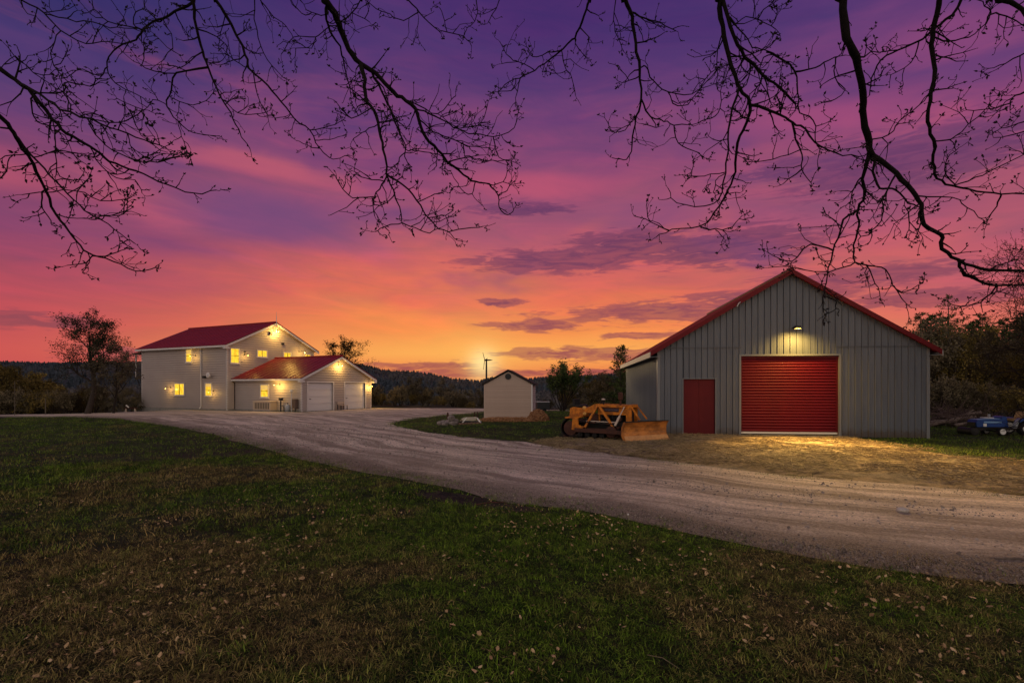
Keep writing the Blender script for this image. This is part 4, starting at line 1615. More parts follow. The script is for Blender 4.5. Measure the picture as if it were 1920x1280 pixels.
def grow(seed, H, r0, crown0=.3, spread=.9, nl=6, levels=3, multi=1, droop=0.0, upright=.25, leaf=.10, leafn=6, lean=(0, 0), seglen=.5):
    """trunk, limbs, twigs as tapered tubes; returns (wood MB, leaf MB)"""
    rr = np.random.default_rng(seed)
    W, Lf = MB(), MB()
    tips = []

    def branch(p, d, L, r, lev):
        n = max(3, int(L / (seglen * (1.0 if lev == 0 else .7))))
        pts, rad = [p.copy()], [r]
        q, dd = p.copy(), d.copy()
        for i in range(n):
            wob = .10 if lev == 0 else .22
            dd = dd + Vector(rr.normal(0, wob, 3)) + Vector((0, 0, (upright if lev else .05) - droop * lev * .3)) * .5
            dd.normalize()
            q = q + dd * (L / n)
            pts.append(q.copy())
            rad.append(max(.006, r * (1 - .82 * (i + 1) / n)))
        W.tube(pts, rad, 6 if lev == 0 else (4 if lev == 1 else 3), cap=False)
        if lev >= levels:
            tips.extend(pts[1:])
            return
        k = int(nl * (1.5 if lev == 0 else 1.0)) + (1 if lev else 0)
        for j in range(k):
            f = (crown0 + (1 - crown0) * (j + rr.uniform(0, .8)) / k) if lev == 0 else rr.uniform(.25, 1.0)
            f = min(f, .98)
            x = f * n
            i = min(int(x), n - 1)
            b0 = pts[i].lerp(pts[i + 1], x - i)
            tang = (pts[i + 1] - pts[i]).normalized()
            a = rr.uniform(0, 6.283) if lev else (j * 2.4 + rr.uniform(-.5, .5))
            o = tang.orthogonal().normalized()
            o = Matrix.Rotation(a, 3, tang) @ o
            dirn = (o * spread + tang * rr.uniform(.35, .9)).normalized()
            LL = (H * .42 * (1 - .55 * (f - crown0) / max(.01, 1 - crown0)) if lev == 0 else L * rr.uniform(.38, .62))
            branch(b0, dirn, max(.25, LL), rad[i] * rr.uniform(.5, .7), lev + 1)

    for mth in range(multi):
        a = 6.283 * mth / max(1, multi) + rr.uniform(-.3, .3)
        d = Vector((lean[0], lean[1], 1)) if multi == 1 else Vector((math.cos(a) * .28, math.sin(a) * .28, 1))
        off = Vector((0, 0, -.25)) if multi == 1 else Vector((math.cos(a) * .08, math.sin(a) * .08, -.25))
        branch(off, d.normalized(), H * (.88 if multi == 1 else rr.uniform(.7, .92)), r0, 0)
    for p in tips:
        for k in range(leafn):
            c = p + Vector(rr.normal(0, leaf * 1.3, 3))
            u = Vector(rr.normal(0, 1, 3)).normalized()
            v = u.orthogonal().normalized()
            s = leaf * rr.uniform(.5, 1.1)
            Lf.add([c - u * s, c + v * s * .5, c + u * s, c - v * s * .5], [(0, 1, 2, 3)])
    return W, Lf


def conifer(seed, H, wide, gaps=.25, base=.12):
    rr = np.random.default_rng(seed)
    W, Lf = MB(), MB()
    W.tube([(0, 0, -.3), (rr.normal(0, .05), rr.normal(0, .05), H * .5), (0, 0, H)], [H * .018, H * .012, .015], 6)
    z = H * base
    while z < H * .985:
        f = (z - H * base) / (H * (1 - base))
        n = rr.integers(4, 7)
        reach = wide * ((1 - f) ** .75 * (.75 + .5 * rr.random()) + .13)
        for k in range(n):
            if rr.random() < gaps:
                continue
            a = rr.uniform(0, 6.283)
            L = reach * rr.uniform(.6, 1.15)
            dz = rr.uniform(.05, .35)
            d = Vector((math.cos(a), math.sin(a), dz - .15)).normalized()
            p0 = Vector((0, 0, z))
            W.tube([p0, p0 + d * L * .5, p0 + d * L + Vector((0, 0, .1 * L))], [.03, .02, .008], 3, cap=False)
            m = max(3, int(L / .22))
            for j in range(m):
                t = .2 + .85 * (j + rr.random()) / m
                c = p0 + d * L * t + Vector((rr.normal(0, .10 * L * .5), rr.normal(0, .10 * L * .5), rr.normal(.03, .05) + .1 * L * t * t))
                for _ in range(5):
                    u = (d * rr.uniform(.1, 1) + Vector(rr.normal(0, .6, 3)) + Vector((0, 0, .25))).normalized()
                    v = u.orthogonal().normalized()
                    v = Matrix.Rotation(rr.uniform(0, 6.28), 3, u) @ v
                    s = rr.uniform(.18, .40)
                    Lf.add([c, c + u * s * .6 + v * s * .16, c + u * s * 1.3, c + u * s * .6 - v * s * .16], [(0, 1, 2, 3)])
        z += H * rr.uniform(.022, .040)
    return W, Lf


class Proto:
    def __init__(s, W, Lf, mw, ml):
        s.w = W.mesh('trunk', mw, True)
        s.l = Lf.mesh('crown', ml)


def plant(name, pr, loc, h=1.0, rz=0.0, label='', cat='tree', group=None, wide=None):
    x, y = loc[:2]
    z = loc[2] if len(loc) > 2 else g0(x, y)
    t = thing(name, label, cat, (x, y, z), rz, group)
    w = wide if wide else h
    t.scale = (w, w, h)
    link('trunk', pr.w, t)
    link('crown', pr.l, t)
    return t


P_BIG = Proto(*grow(21, 8.2, .24, .34, .80, 7, 3, leaf=.085, leafn=4, upright=.35), M_BARK, M_BUDD)
P_DEC = [Proto(*grow(31 + k, 8.0, .13, .16, .8, 6, 3, leaf=.13, leafn=4, upright=.3), M_TWIG, m) for k, m in enumerate((M_BUDO, M_BUDB, M_BUDO, M_BUDB))]
P_BUSH = [Proto(*grow(51 + k, 3.6, .05, .15, .75, 4, 2, multi=6, leaf=.09, leafn=7, upright=.4, seglen=.35), M_TWIG, m) for k, m in enumerate((M_BUDB, M_BUDO))]
P_SHRUB = Proto(*grow(61, 3.9, .055, .3, .42, 4, 2, multi=8, leaf=.10, leafn=9, upright=.9, seglen=.35), M_TWIG, M_LEAFG)
P_CON = [Proto(*conifer(71, 11, 2.6, .2), M_BARK, M_NEED), Proto(*conifer(72, 12, 3.2, .35, .2), M_BARK, M_NEED), Proto(*conifer(73, 9, 2.3, .15, .06), M_BARK, M_NEED)]
P_BIRCH = Proto(*grow(81, 9.0, .10, .45, .5, 5, 2, leaf=.12, leafn=3, upright=.4), M_PALEBARK, M_BUDO)

# the trees that stand out on their own
plant('tree', P_BIG, (-30.6, 38.4), 0.88, 2.1, 'tall bare tree with a broad budding crown left of the house')
plant('tree', P_DEC[1], (-29.3, 39.2), .64, 1.0, 'shorter thin tree between the tall bare tree and the house')
plant('tree', P_BIG, (-17.6, 58), .86, 4.2, 'dark round-topped tree showing over the garage roof', wide=1.0)
plant('shrub', P_SHRUB, (4.05, 42.6), 1.02, .6, 'upright many-stemmed green shrub behind the bulldozer', 'shrub', wide=.95)
plant('conifer_tree', P_CON[2], (9.6, 47.0), .62, 1.0, 'small dark pine just left of the barn wall')

# thickets and trees behind the plateau, left to right
G1, G2, G3 = 'bare trees in the hollow left of the house', 'bare trees in the hollow between house and shed', 'trees in the hollow behind the bulldozer'
rr = np.random.default_rng(5)


ORD = ['', 'first', 'second', 'third', 'fourth', 'fifth', 'sixth', 'seventh', 'eighth', 'ninth', 'tenth', 'eleventh', 'twelfth', 'thirteenth', 'fourteenth', 'fifteenth', 'sixteenth', 'seventeenth', 'eighteenth', 'nineteenth']


def copies(n, xs, ys, hs, protos, name, group, lab, wd=1.0):
    cat = 'bush' if 'bush' in name else 'tree'
    sx = sorted(xs[0] + (xs[1] - xs[0]) * (i + rr.uniform(.05, .95)) / n for i in range(n))
    for i, x in enumerate(sx):
        y = rr.uniform(*ys)
        h = rr.uniform(*hs)
        w = h * wd * rr.uniform(.85, 1.2)
        where = 'leftmost one' if i == 0 else ('rightmost one' if i == n - 1 else ORD[i + 1] + ' from the left')
        plant(name, protos[(i * 7 + i // 3) % len(protos)], (x * y, y), h, rr.uniform(0, 6.28), lab + ', ' + where, cat, group, wide=w)


copies(9, (-.99, -.865), (41, 50), (.50, .66), [P_DEC[0], P_DEC[2]], 'olive_tree', G1 + ', olive', 'rounded olive-brown tree in the left thicket', 1.25)
copies(9, (-.90, -.72), (44, 60), (.36, .52), [P_DEC[1], P_DEC[3]], 'bare_tree', G1, 'thin bare tree left of the house', 1.2)
copies(12, (-.99, -.78), (38.5, 43), (.45, .75), P_BUSH, 'bare_bush', 'bare bushes along the left edge of the drive', 'low bare bush behind the drive left of the house')
copies(13, (-.28, -.055), (66, 95), (.42, .66), [P_DEC[1], P_DEC[3], P_DEC[1], P_DEC[0]], 'bare_tree', G2, 'brown bare tree between house and shed', 1.15)
copies(12, (-.27, -.05), (54, 62), (.42, .7), P_BUSH, 'bare_bush', 'bare bushes behind the turning area', 'low bush behind the gravel between house and shed')
copies(8, (.10, .24), (60, 84), (.48, .70), [P_DEC[1], P_DEC[3], P_DEC[0]], 'bare_tree', G3, 'thin bare tree behind the bulldozer and shrub', 1.1)
copies(5, (.11, .22), (62, 85), (.46, .62), [P_CON[2], P_CON[0]], 'conifer_tree', 'dark pines behind the bulldozer', 'dark pine behind the bulldozer')
copies(7, (.06, .21), (50, 56), (.4, .65), P_BUSH, 'bare_bush', 'bushes left of the barn', 'low bush between shed and barn')

# the wood on the right
GW_ = 'pines of the wood behind the barn'
copies(20, (.76, 1.06), (54, 74), (.74, .92), P_CON, 'pine_tree', GW_, 'tall dark pine deep in the right-hand wood')
copies(12, (.78, 1.02), (40, 50), (.56, .72), P_CON, 'pine_tree', GW_ + ', nearer', 'dark front pine right of the barn', 1.1)
copies(13, (.775, 1.02), (34, 44), (.58, .86), [P_DEC[0], P_DEC[1], P_DEC[2]], 'olive_tree', 'budding trees at the edge of the wood', 'slender olive tree at the wood edge right of the barn')
copies(2, (.80, .86), (36, 40), (.6, .75), [P_BIRCH], 'birch_tree', 'pale-stemmed trees by the barn', 'slim pale-barked tree right of the barn')
copies(10, (.785, 1.02), (29.5, 33), (.5, .8), P_BUSH, 'bare_bush', 'bushes under the wood', 'bare bush under the trees right of the barn')

P_EDGE = Proto(*grow(91, 8.4, .17, .14, .95, 13, 3, leaf=.030, leafn=2, upright=.12, seglen=.45), M_TWIG, leaf_mat('edge_buds', (.026, .018, .008), (.085, .062, .020)))
plant('budding_tree', P_EDGE, (17.4, 16.2, -.1), 1.0, .9, 'dense twiggy budding tree at the right edge behind the hanging branches')

# the far woods on the hills read as one mass
def far_tree(k, con):
    r = np.random.default_rng(900 + k)
    mb = MB()
    for i in range(90):
        if con:
            t = r.random() ** .7
            rad = .27 * (1 - t) + .015
            z = .1 + .9 * t
        else:
            t = r.random()
            rad = .34 * math.sqrt(max(.05, 1 - (2 * t - 1) ** 2))
            z = .28 + .72 * t
        a = r.uniform(0, 6.28)
        q = rad * math.sqrt(r.random())
        c = Vector((math.cos(a) * q, math.sin(a) * q, z))
        u = Vector(r.normal(0, 1, 3)).normalized()
        v = u.orthogonal()
        s = r.uniform(.04, .10)
        mb.add([c - u * s, c + v * s, c + u * s, c - v * s], [(0, 1, 2, 3)])
    mb.tube([(0, 0, -.1), (0, 0, .6)], .02, 3)
    return loose('far_tree', mb.mesh('far_tree', M_FAR))


M_FAR = blade_mat('hazed_far_foliage', ((.050, .066, .090), (.090, .110, .138)), ((.080, .076, .084), (.135, .122, .122)))  # foliage tones pushed blue-grey: haze painted in, no volume
n = 32000
y = np.sqrt(RNG.uniform(105 ** 2, 960 ** 2, n))
x = y * RNG.uniform(-1.75, 1.75, n)
cf = fnoise(x / 110 + 9, y / 110 + 4, 3)
dry = np.clip((cf - .47) / .08 + RNG.normal(0, .3, n), 0, 1)
hgt = np.where(dry > .5, RNG.uniform(6, 10, n), RNG.uniform(7, 13, n)) * np.where(y < 300, .5, np.where(y < 600, .62, .5))
far_con = [far_tree(k, True) for k in range(3)]
far_dec = [far_tree(k + 9, False) for k in range(3)]
for nm, sel, pr, lb in (('conifer_woods', dry <= .5, far_con, 'dark evergreen woods covering the far hills'), ('bare_woods', dry > .5, far_dec, 'brown leafless woods covering the far hills')):
    s = np.stack([hgt * .9, hgt * .9, hgt], 1)[sel]
    z = hz(x[sel], y[sel])
    m_ = sel.sum()
    scatter(nm, np.stack([x[sel], y[sel], z], 1), np.stack([z * 0, z * 0, RNG.uniform(0, 6.28, m_)], 1), s, pr, {'dry': dry[sel], 'rnd': RNG.random(m_)}, lb)

# ------------------------------------------------------------------ bulldozer (x forward, camera on its right side, -y)
M_OR = mat('orange_paint', (.62, .195, .012), .5, .75, 6, c2=(.17, .052, .008), bump=.2, bscale=30)
M_ORP = mat('worn_orange_blade', (.58, .215, .045), .5, .8, 2.2, c2=(.20, .075, .022), bump=.3, bscale=14, stretch=(1, 1, 2))
M_RUST = mat('rusty_steel', (.080, .032, .022), .85, .6, 7, c2=(.030, .016, .014), bump=.4)
M_BLACK = mat('black_steel', (.012, .011, .011), .6, .4, 8, c2=(.03, .024, .02))
M_PALE = mat('worn_bright_steel', (.52, .42, .34), .4)
M_RUBBER = mat('tyre_rubber', (.010, .010, .011), .85)
DZ = thing('bulldozer', 'old orange crawler bulldozer with angled front blade parked beside the barn', 'bulldozer', (3.24, 20.15, .03), R(-30))
for yc, lab in ((-.60, None), (.60, None)):
    # track: shoes round a rear sprocket and a front idler
    pr, pf, rr_, rf = (-.80, .385), (.78, .30), .36, .275
    path = []
    for k in range(9):
        a = R(90 + 180 * k / 8)
        path.append((pr[0] + rr_ * math.cos(a), pr[1] + rr_ * math.sin(a)))
    for k in range(1, 8):
        path.append((pr[0] + (pf[0] - pr[0]) * k / 8, .025))
    for k in range(9):
        a = R(-90 + 180 * k / 8)
        path.append((pf[0] + rf * math.cos(a), pf[1] + rf * math.sin(a)))
    for k in range(1, 8):
        f_ = k / 8
        path.append((pf[0] + (pr[0] - pf[0]) * f_, pf[1] + rf + (pr[1] + rr_ - pf[1] - rf) * f_ - .05 * math.sin(math.pi * f_)))
    n = len(path)
    tr = MB()
    vs, fs = [], []
    for (x, z) in path:
        vs += [(x, yc - .15, z), (x, yc + .15, z)]
    fs = [(2 * i, 2 * ((i + 1) % n), 2 * ((i + 1) % n) + 1, 2 * i + 1) for i in range(n)]
    tr.add(vs, fs)
    T_ = tr.build('track', M_BLACK, DZ)
    for i in range(n):
        (x0, z0), (x1, z1) = path[i], path[(i + 1) % n]
        dx, dz = x1 - x0, z1 - z0
        l = math.hypot(dx, dz)
        nx, nz = dz / l, -dx / l
        s = MB()
        q = [(x0 + dx * .06, z0 + dz * .06), (x0 + dx * .94, z0 + dz * .94)]
        o_ = [(a + nx * .022, b + nz * .022) for a, b in q]
        g_ = [(x0 + dx * .12 + nx * .055, z0 + dz * .12 + nz * .055), (x0 + dx * .22 + nx * .055, z0 + dz * .22 + nz * .055)]
        s.prism([q[0], q[1], o_[1], (x0 + dx * .26 + nx * .022, z0 + dz * .26 + nz * .022), g_[1], g_[0], o_[0]], yc - .16, yc + .16)
        s.build('track_shoe', M_RUST if (i * 7) % 3 == 0 else M_BLACK, T_)
    for (x, z), r_, nm in ((pr, .27, 'sprocket'), (pf, .21, 'idler')):
        w = MB()
        w.lathe([(.06, -.17), (r_, -.14), (r_, .14), (.06, .17)], 16, axis='y', c=(x, yc, z))
        w.build(nm, M_RUST, DZ)
    for k in range(4):
        w = MB()
        w.lathe([(.03, -.14), (.10, -.12), (.10, .12), (.03, .14)], 12, axis='y', c=(-.42 + .28 * k, yc, .15))
        w.build('roller', M_BLACK, DZ)
    f_ = MB()
    f_.box(-.55, .75, yc - .10, yc + .10, .24, .40)
    f_.build('track_frame', M_RUST, DZ)
# body
MB().box(-.85, 1.15, -.36, .36, .32, .60).build('chassis', M_BLACK, DZ)
e = MB()
e.box(.22, 1.05, -.22, .22, .601, .93)
for k in range(5):
    e.tube([(.34 + .15 * k, -.225, .66), (.34 + .15 * k, -.29, .80), (.34 + .15 * k, -.225, .92)], .022, 5)
e.tube([(.28, -.28, .88), (1.0, -.28, .86)], .035, 6)
e.build('engine', M_BLACK, DZ)
MB().prism([(-.40, .90), (.40, .90), (.40, 1.17), (.31, 1.25), (-.31, 1.25), (-.40, 1.17)], .16, 1.22, 'x').build('hood', M_OR, DZ)
MB().box(.30, .96, -.415, -.402, 1.01, 1.15).build('name_plate', mat('dark_name_plate', (.020, .012, .022), .5), DZ)
fc = bpy.data.curves.new('lettering', 'FONT')
fc.body = 'INTERNATIONAL'
fc.size = .085
fc.align_x = 'CENTER'
fc.align_y = 'CENTER'
fc.extrude = .002
fc.materials.append(mat('faded_letter', (.22, .16, .18), .6))
tx0 = bpy.data.objects.new('lettering', fc)
C.objects.link(tx0)
bpy.context.view_layer.update()
tm = bpy.data.meshes.new_from_object(tx0.evaluated_get(bpy.context.evaluated_depsgraph_get()))
bpy.data.objects.remove(tx0)
tx = bpy.data.objects.new('lettering', tm)
C.objects.link(tx)
tx.parent = DZ
tx.location = (.63, -.419, 1.08)
tx.rotation_euler = (R(90), 0, 0)
# radiator guard with its dark opening
g = MB()
g.box(1.223, 1.42, -.40, -.30, .50, 1.27)
g.box(1.223, 1.42, .30, .40, .50, 1.27)
g.box(1.223, 1.42, -.299, .299, 1.17, 1.27)
g.box(1.223, 1.42, -.299, .299, .50, .60)
GDR = g.build('radiator_guard', M_OR, DZ)
MB().box(1.24, 1.30, -.298, .298, .601, 1.169).build('radiator', M_BLACK, GDR)
q = MB()
for k in range(7):
    q.box(1.301, 1.315, -.27 + .09 * k - .012, -.27 + .09 * k + .012, .605, 1.165)
q.build('grille', mat('blue_black_grille', (.014, .018, .026), .5), GDR, kind='stuff')
MB().bar((1.41, -.35, 1.20), (1.72, -.38, .74), .05, .05).build('brace', M_OR, DZ)
MB().bar((1.41, .35, 1.20), (1.75, .42, .74), .05, .05).build('brace', M_OR, DZ)
# A-frame on the near side, and its twin
for y0 in (-.53, .53):
    s_ = -1 if y0 < 0 else 1
    MB().bar((.24, y0, 1.26), (.86, y0 + s_ * .16, .46), .07, .10, up=(0, 1, 0)).build('a_frame_leg', M_OR, DZ)
    MB().bar((.20, y0, 1.24), (-.24, y0 + s_ * .16, .42), .07, .10, up=(0, 1, 0)).build('a_frame_leg', M_OR, DZ)
    w = MB()
    w.tube([(1.20, y0 + s_ * -.02, 1.20), (1.06, y0 + s_ * .10, .86)], .022, 8)
    w.tube([(1.06, y0 + s_ * .10, .86), (.92, y0 + s_ * .2, .52)], .045, 8)
    w.build('lift_cylinder', M_PALE, DZ)
    MB().tube([(-.26, y0 + s_ * .10, .66), (1.0, y0 + s_ * .10, .64)], .022, 6).build('tie_rod', M_PALE, DZ)
    b = MB()
    b.bar((-.55, y0 + s_ * .36, .34), (1.35, y0 + s_ * .36, .30), .09, .13)
    b.build('push_arm', M_RUST, DZ)
MB().bar((.24, -.53, 1.235), (1.25, -.42, 1.215), .08, .08).build('top_rail', M_OR, DZ)
MB().bar((.24, .53, 1.235), (1.25, .42, 1.215), .08, .08).build('top_rail', M_OR, DZ)
MB().bar((.22, -.54, 1.24), (.22, .54, 1.24), .09, .09, up=(0, 0, 1)).build('cross_beam', M_OR, DZ)
MB().prism([(-.45, .96), (-.40, 1.06), (.02, 1.27), (.20, 1.30), (.20, 1.20), (-.05, .96)], -.44, -.36).build('cowl', M_OR, DZ)
# operator's place
MB().prism([(-.98, .80), (-.42, .80), (-.42, 1.12), (-.80, 1.16), (-.95, 1.12)], -.42, .42).build('fuel_tank', M_OR, DZ)
st = MB()
st.box(-.86, -.50, -.27, .27, 1.162, 1.24, .02)
st.build('seat', M_BLACK, DZ)
MB().prism([(-.90, 1.20), (-.82, 1.20), (-.84, 1.46), (-.92, 1.46)], -.28, .28).build('backrest', M_BLACK, DZ)
for y0 in (-.62, .62):
    MB().prism([(-1.0, .75), (-.52, .75), (-.38, .79), (-.38, .83), (-.52, .80), (-1.0, .80)], y0 - .17, y0 + .17).build('fender', M_OR, DZ)
    MB().prism([(-.72, .34), (-.40, .30), (-.22, .46), (-.46, .52), (-.46, .748), (-.68, .748)], y0 - .19 if y0 < 0 else y0 + .13, y0 - .13 if y0 < 0 else y0 + .19).build('side_plate', M_OR, DZ)
for yy in (-.10, .10):
    MB().tube([(-.20, yy, .95), (-.26, yy, 1.25), (-.30, yy, 1.32)], .016, 5).build('lever', M_BLACK, DZ)
for xx, zz in ((-.37, 1.13), (-.36, .93)):
    MB().lathe([(.03, -.05), (.075, -.03), (.075, .02), (.05, .05)], 10, axis='y', c=(xx, -.40, zz)).build('headlight' if zz > 1 else 'cap', mat('amber_lens', (.62, .33, .08), .35), DZ)
# exhaust stack and air cleaner
x_ = MB()
x_.lathe([(.04, 1.24), (.04, 1.42), (.085, 1.46), (.095, 1.68), (.06, 1.72), (.001, 1.72)], 12, c=(.88, .02, 0))
x_.build('exhaust_stack', M_RUST, DZ)
x_ = MB()
x_.lathe([(.03, 1.24), (.03, 1.36), (.07, 1.37), (.075, 1.42), (.001, 1.43)], 12, c=(.26, -.10, 0))
A_ = x_.build('air_cleaner', M_BLACK, DZ)
MB().lathe([(.07, 1.431), (.078, 1.45), (.05, 1.485), (.001, 1.49)], 12, c=(.26, -.10, 0)).build('cap', M_PALE, A_)
for k in range(5):
    y_ = -.36
    h_ = MB()
    h_.tube([(.25 + .14 * k, y_, .62), (.32 + .14 * k, y_ - .06, .74), (.27 + .15 * k, y_ - .03, .90), (.34 + .13 * k, y_, .97)], .014, 5)
    h_.build('hose', M_BLACK, DZ)
h_ = MB()
h_.lathe([(.02, -.06), (.09, -.05), (.09, .05), (.02, .06)], 12, axis='y', c=(.95, -.29, .74))
h_.build('pulley', M_RUST, DZ)
MB().box(-.20, .15, -.36, -.20, .62, .93).build('tool_box', M_RUST, DZ)
MB().prism([(.16, .60), (.21, .60), (.21, 1.20), (.16, 1.20)], -.34, .34).build('firewall', M_OR, DZ)
for k in range(6):
    MB().lathe([(.035, -.012), (.035, .012)], 8, axis='y', c=(-.40 + .22 * k, -.715, .32)).build('bolt', M_BLACK, DZ)
# blade
bl = thing('blade_pivot', '', '', (0, 0, 0))
bpy.data.objects.remove(bl)
bp0, bp1 = Vector((1.34, -1.06, 0)), Vector((2.40, .62, 0))
al = (bp1 - bp0)
Lb_ = al.length
al.normalize()
fw = Vector((al.y, -al.x, 0))
prof = [(.16, .02), (.09, .09), (.03, .20), (.0, .34), (.01, .48), (.06, .60), (.13, .69)]


def blade_strip(i0, i1, th, mname, m, off=0.0):
    P_ = prof[i0:i1 + 1]
    mb = MB()
    vs = []
    for e_ in (0, Lb_):
        for f_, z_ in P_:
            p_ = bp0 + al * e_ + fw * (f_ + off)
            vs.append((p_.x, p_.y, z_))
        for f_, z_ in reversed(P_):
            p_ = bp0 + al * e_ + fw * (f_ + off - th)
            vs.append((p_.x, p_.y, z_))
    k = 2 * len(P_)
    mb.add(vs, [tuple(range(k)), tuple(range(2 * k - 1, k - 1, -1))] + [(i, (i + 1) % k, (i + 1) % k + k, i + k) for i in range(k)])
    return mb.build(mname, m, DZ)


BLD = blade_strip(1, 6, .05, 'blade', M_ORP)
def bar_on_blade(z, f_, w, h, nm, m, par):
    a_, b_ = bp0 + fw * f_ + Vector((0, 0, z)), bp0 + al * Lb_ + fw * f_ + Vector((0, 0, z))
    return MB().bar(a_, b_, w, h).build(nm, m, par)


blade_strip(0, 2, .03, 'cutting_edge', mat('scraped_edge', (.55, .27, .10), .45, .5, 6, c2=(.34, .15, .06)), .034)
bar_on_blade(.70, .10, .07, .035, 'top_edge', M_BLACK, BLD)
bar_on_blade(.30, -.11, .10, .16, 'back_beam', M_RUST, BLD)
for e_ in (0.01, Lb_ - .01):
    p_ = bp0 + al * e_
    a_ = MB()
    vs = []
    for f_, z_ in prof + [(.02, .69), (-.09, .50), (-.10, .2), (.02, .02)]:
        for s_ in (-.02, .02):
            q_ = p_ + fw * f_ + al * s_
            vs.append((q_.x, q_.y, z_))
    k = len(vs) // 2
    a_.add(vs, [tuple(range(0, 2 * k, 2)), tuple(range(2 * k - 1, 0, -2))] + [(2 * i, 2 * i + 1, (2 * i + 3) % (2 * k), (2 * i + 2) % (2 * k)) for i in range(k)])
    a_.build('end_plate', M_ORP, BLD)

# ------------------------------------------------------------------ garden tractor (x forward = image left)
M_BLUE = mat('blue_paint', (.012, .055, .24), .35, .4, 4, c2=(.008, .03, .13))
M_LBLUE = mat('pale_blue_paint', (.20, .36, .60), .35)
M_WHITE = mat('white_paint', (.72, .70, .66), .45)
M_GREY = mat('grey_paint', (.30, .31, .33), .5)
TR = thing('garden_tractor', 'small blue garden tractor with white wheel rims on the lawn right of the barn', 'tractor', (19.78, 21.5, 0.01), R(176))
hb = MB()
hb.prism([(.22, .34), (1.16, .34), (1.18, .52), (1.12, .62), (.22, .66)], -.24, .24)
H_ = hb.build('hood', M_BLUE, TR)
for s_ in (-.246, .246):
    MB().box(.24, .90, s_ - .005 if s_ < 0 else s_ - .004, s_ + .004 if s_ < 0 else s_ + .005, .50, .565).build('stripe', M_LBLUE, H_)
    MB().box(.80, .92, s_ - .004, s_ + .004, .36, .475).build('badge', M_WHITE, H_)
MB().prism([(.26, .664), (1.10, .625), (1.10, .64), (.26, .68)], -.20, .20).build('hood_top', M_LBLUE, H_)
MB().box(1.183, 1.21, -.20, .20, .36, .52).build('grille', M_BLACK, H_)
MB().box(-.75, 1.12, -.16, .16, .22, .335).build('chassis', M_BLACK, TR)
MB().prism([(-.04, .34), (.215, .34), (.215, .74), (.12, .77), (.04, .74)], -.23, .23).build('dash', M_BLUE, TR)
MB().prism([(-.62, .24), (.30, .24), (.30, .30), (-.62, .30)], -.40, .40).build('footboard', M_BLACK, TR)
for s_ in (-1, 1):
    MB().prism([(-.16, .30), (-.06, .31), (-.09, .48), (-.20, .64), (-.32, .68), (-.32, .62), (-.22, .54)], s_ * .42 - .06, s_ * .42 + .06).build('leg_shield', M_GREY, TR)
    MB().prism([(-.20, .60), (-.34, .70), (-.66, .71), (-.80, .60), (-.80, .55), (-.64, .65), (-.36, .64), (-.22, .55)], s_ * .42 - .14, s_ * .42 + .14).build('fender', M_BLUE, TR)
    for (x, r_, wd, nm) in ((.36, .17, .07, 'front_wheel'), (-.50, .30, .11, 'rear_wheel')):
        y_ = s_ * (.40 if r_ < .2 else .44)
        w = MB()
        w.lathe([(r_ * .62, -wd), (r_ * .92, -wd), (r_, -wd * .55), (r_, wd * .55), (r_ * .92, wd), (r_ * .62, wd)], 20, axis='y', c=(x, y_, r_))
        w_ = w.build(nm, M_RUBBER, TR, smooth=False)
        w = MB()
        w.lathe([(.03, -wd * 1.04), (r_ * .3, -wd * 1.02), (r_ * .34, -wd * 1.08), (r_ * .52, -wd * 1.10), (r_ * .66, -wd * 1.16), (r_ * .66, wd * 1.16), (r_ * .52, wd * 1.10), (r_ * .34, wd * 1.08), (r_ * .3, wd * 1.02), (.03, wd * 1.04)], 20, axis='y', c=(x, y_, r_))
        w.build('rim', M_WHITE, w_)
MB().bar((.36, -.34, .17), (.36, .34, .17), .06, .06).build('axle', M_BLACK, TR)
w = MB()
w.lathe([(.03, -.40), (.15, -.38), (.15, .38), (.03, .40)], 16, axis='y', c=(1.34, 0, .16))
w.build('front_roller', M_BLACK, TR)
for s_ in (-.32, .32):
    MB().bar((.9, s_, .26), (1.34, s_, .18), .05, .05).build('roller_arm', M_BLACK, TR)
MB().prism([(-.70, .58), (-.25, .58), (-.25, .66), (-.60, .68), (-.70, .95), (-.78, .95)], -.23, .23).build('seat', mat('tan_seat', (.42, .26, .10), .6), TR)
w = MB()
w.tube([(.10, 0, .74), (-.04, 0, .90)], .018, 6)
w.tube([(-.04 + .10 * math.cos(a) * .7, .17 * math.sin(a), .90 + .10 * math.cos(a) * .9) for a in [R(20 * k) for k in range(19)]], .014, 5)
w.build('steering_wheel', M_BLACK, TR)
MB().lathe([(.02, .66), (.02, .74), (.045, .76), (.04, .84), (.001, .85)], 10, c=(.52, .0, 0)).build('muffler', M_GREY, TR)
MB().box(.42, .78, -.12, .12, .685, .715).build('cover_plate', M_WHITE, TR)

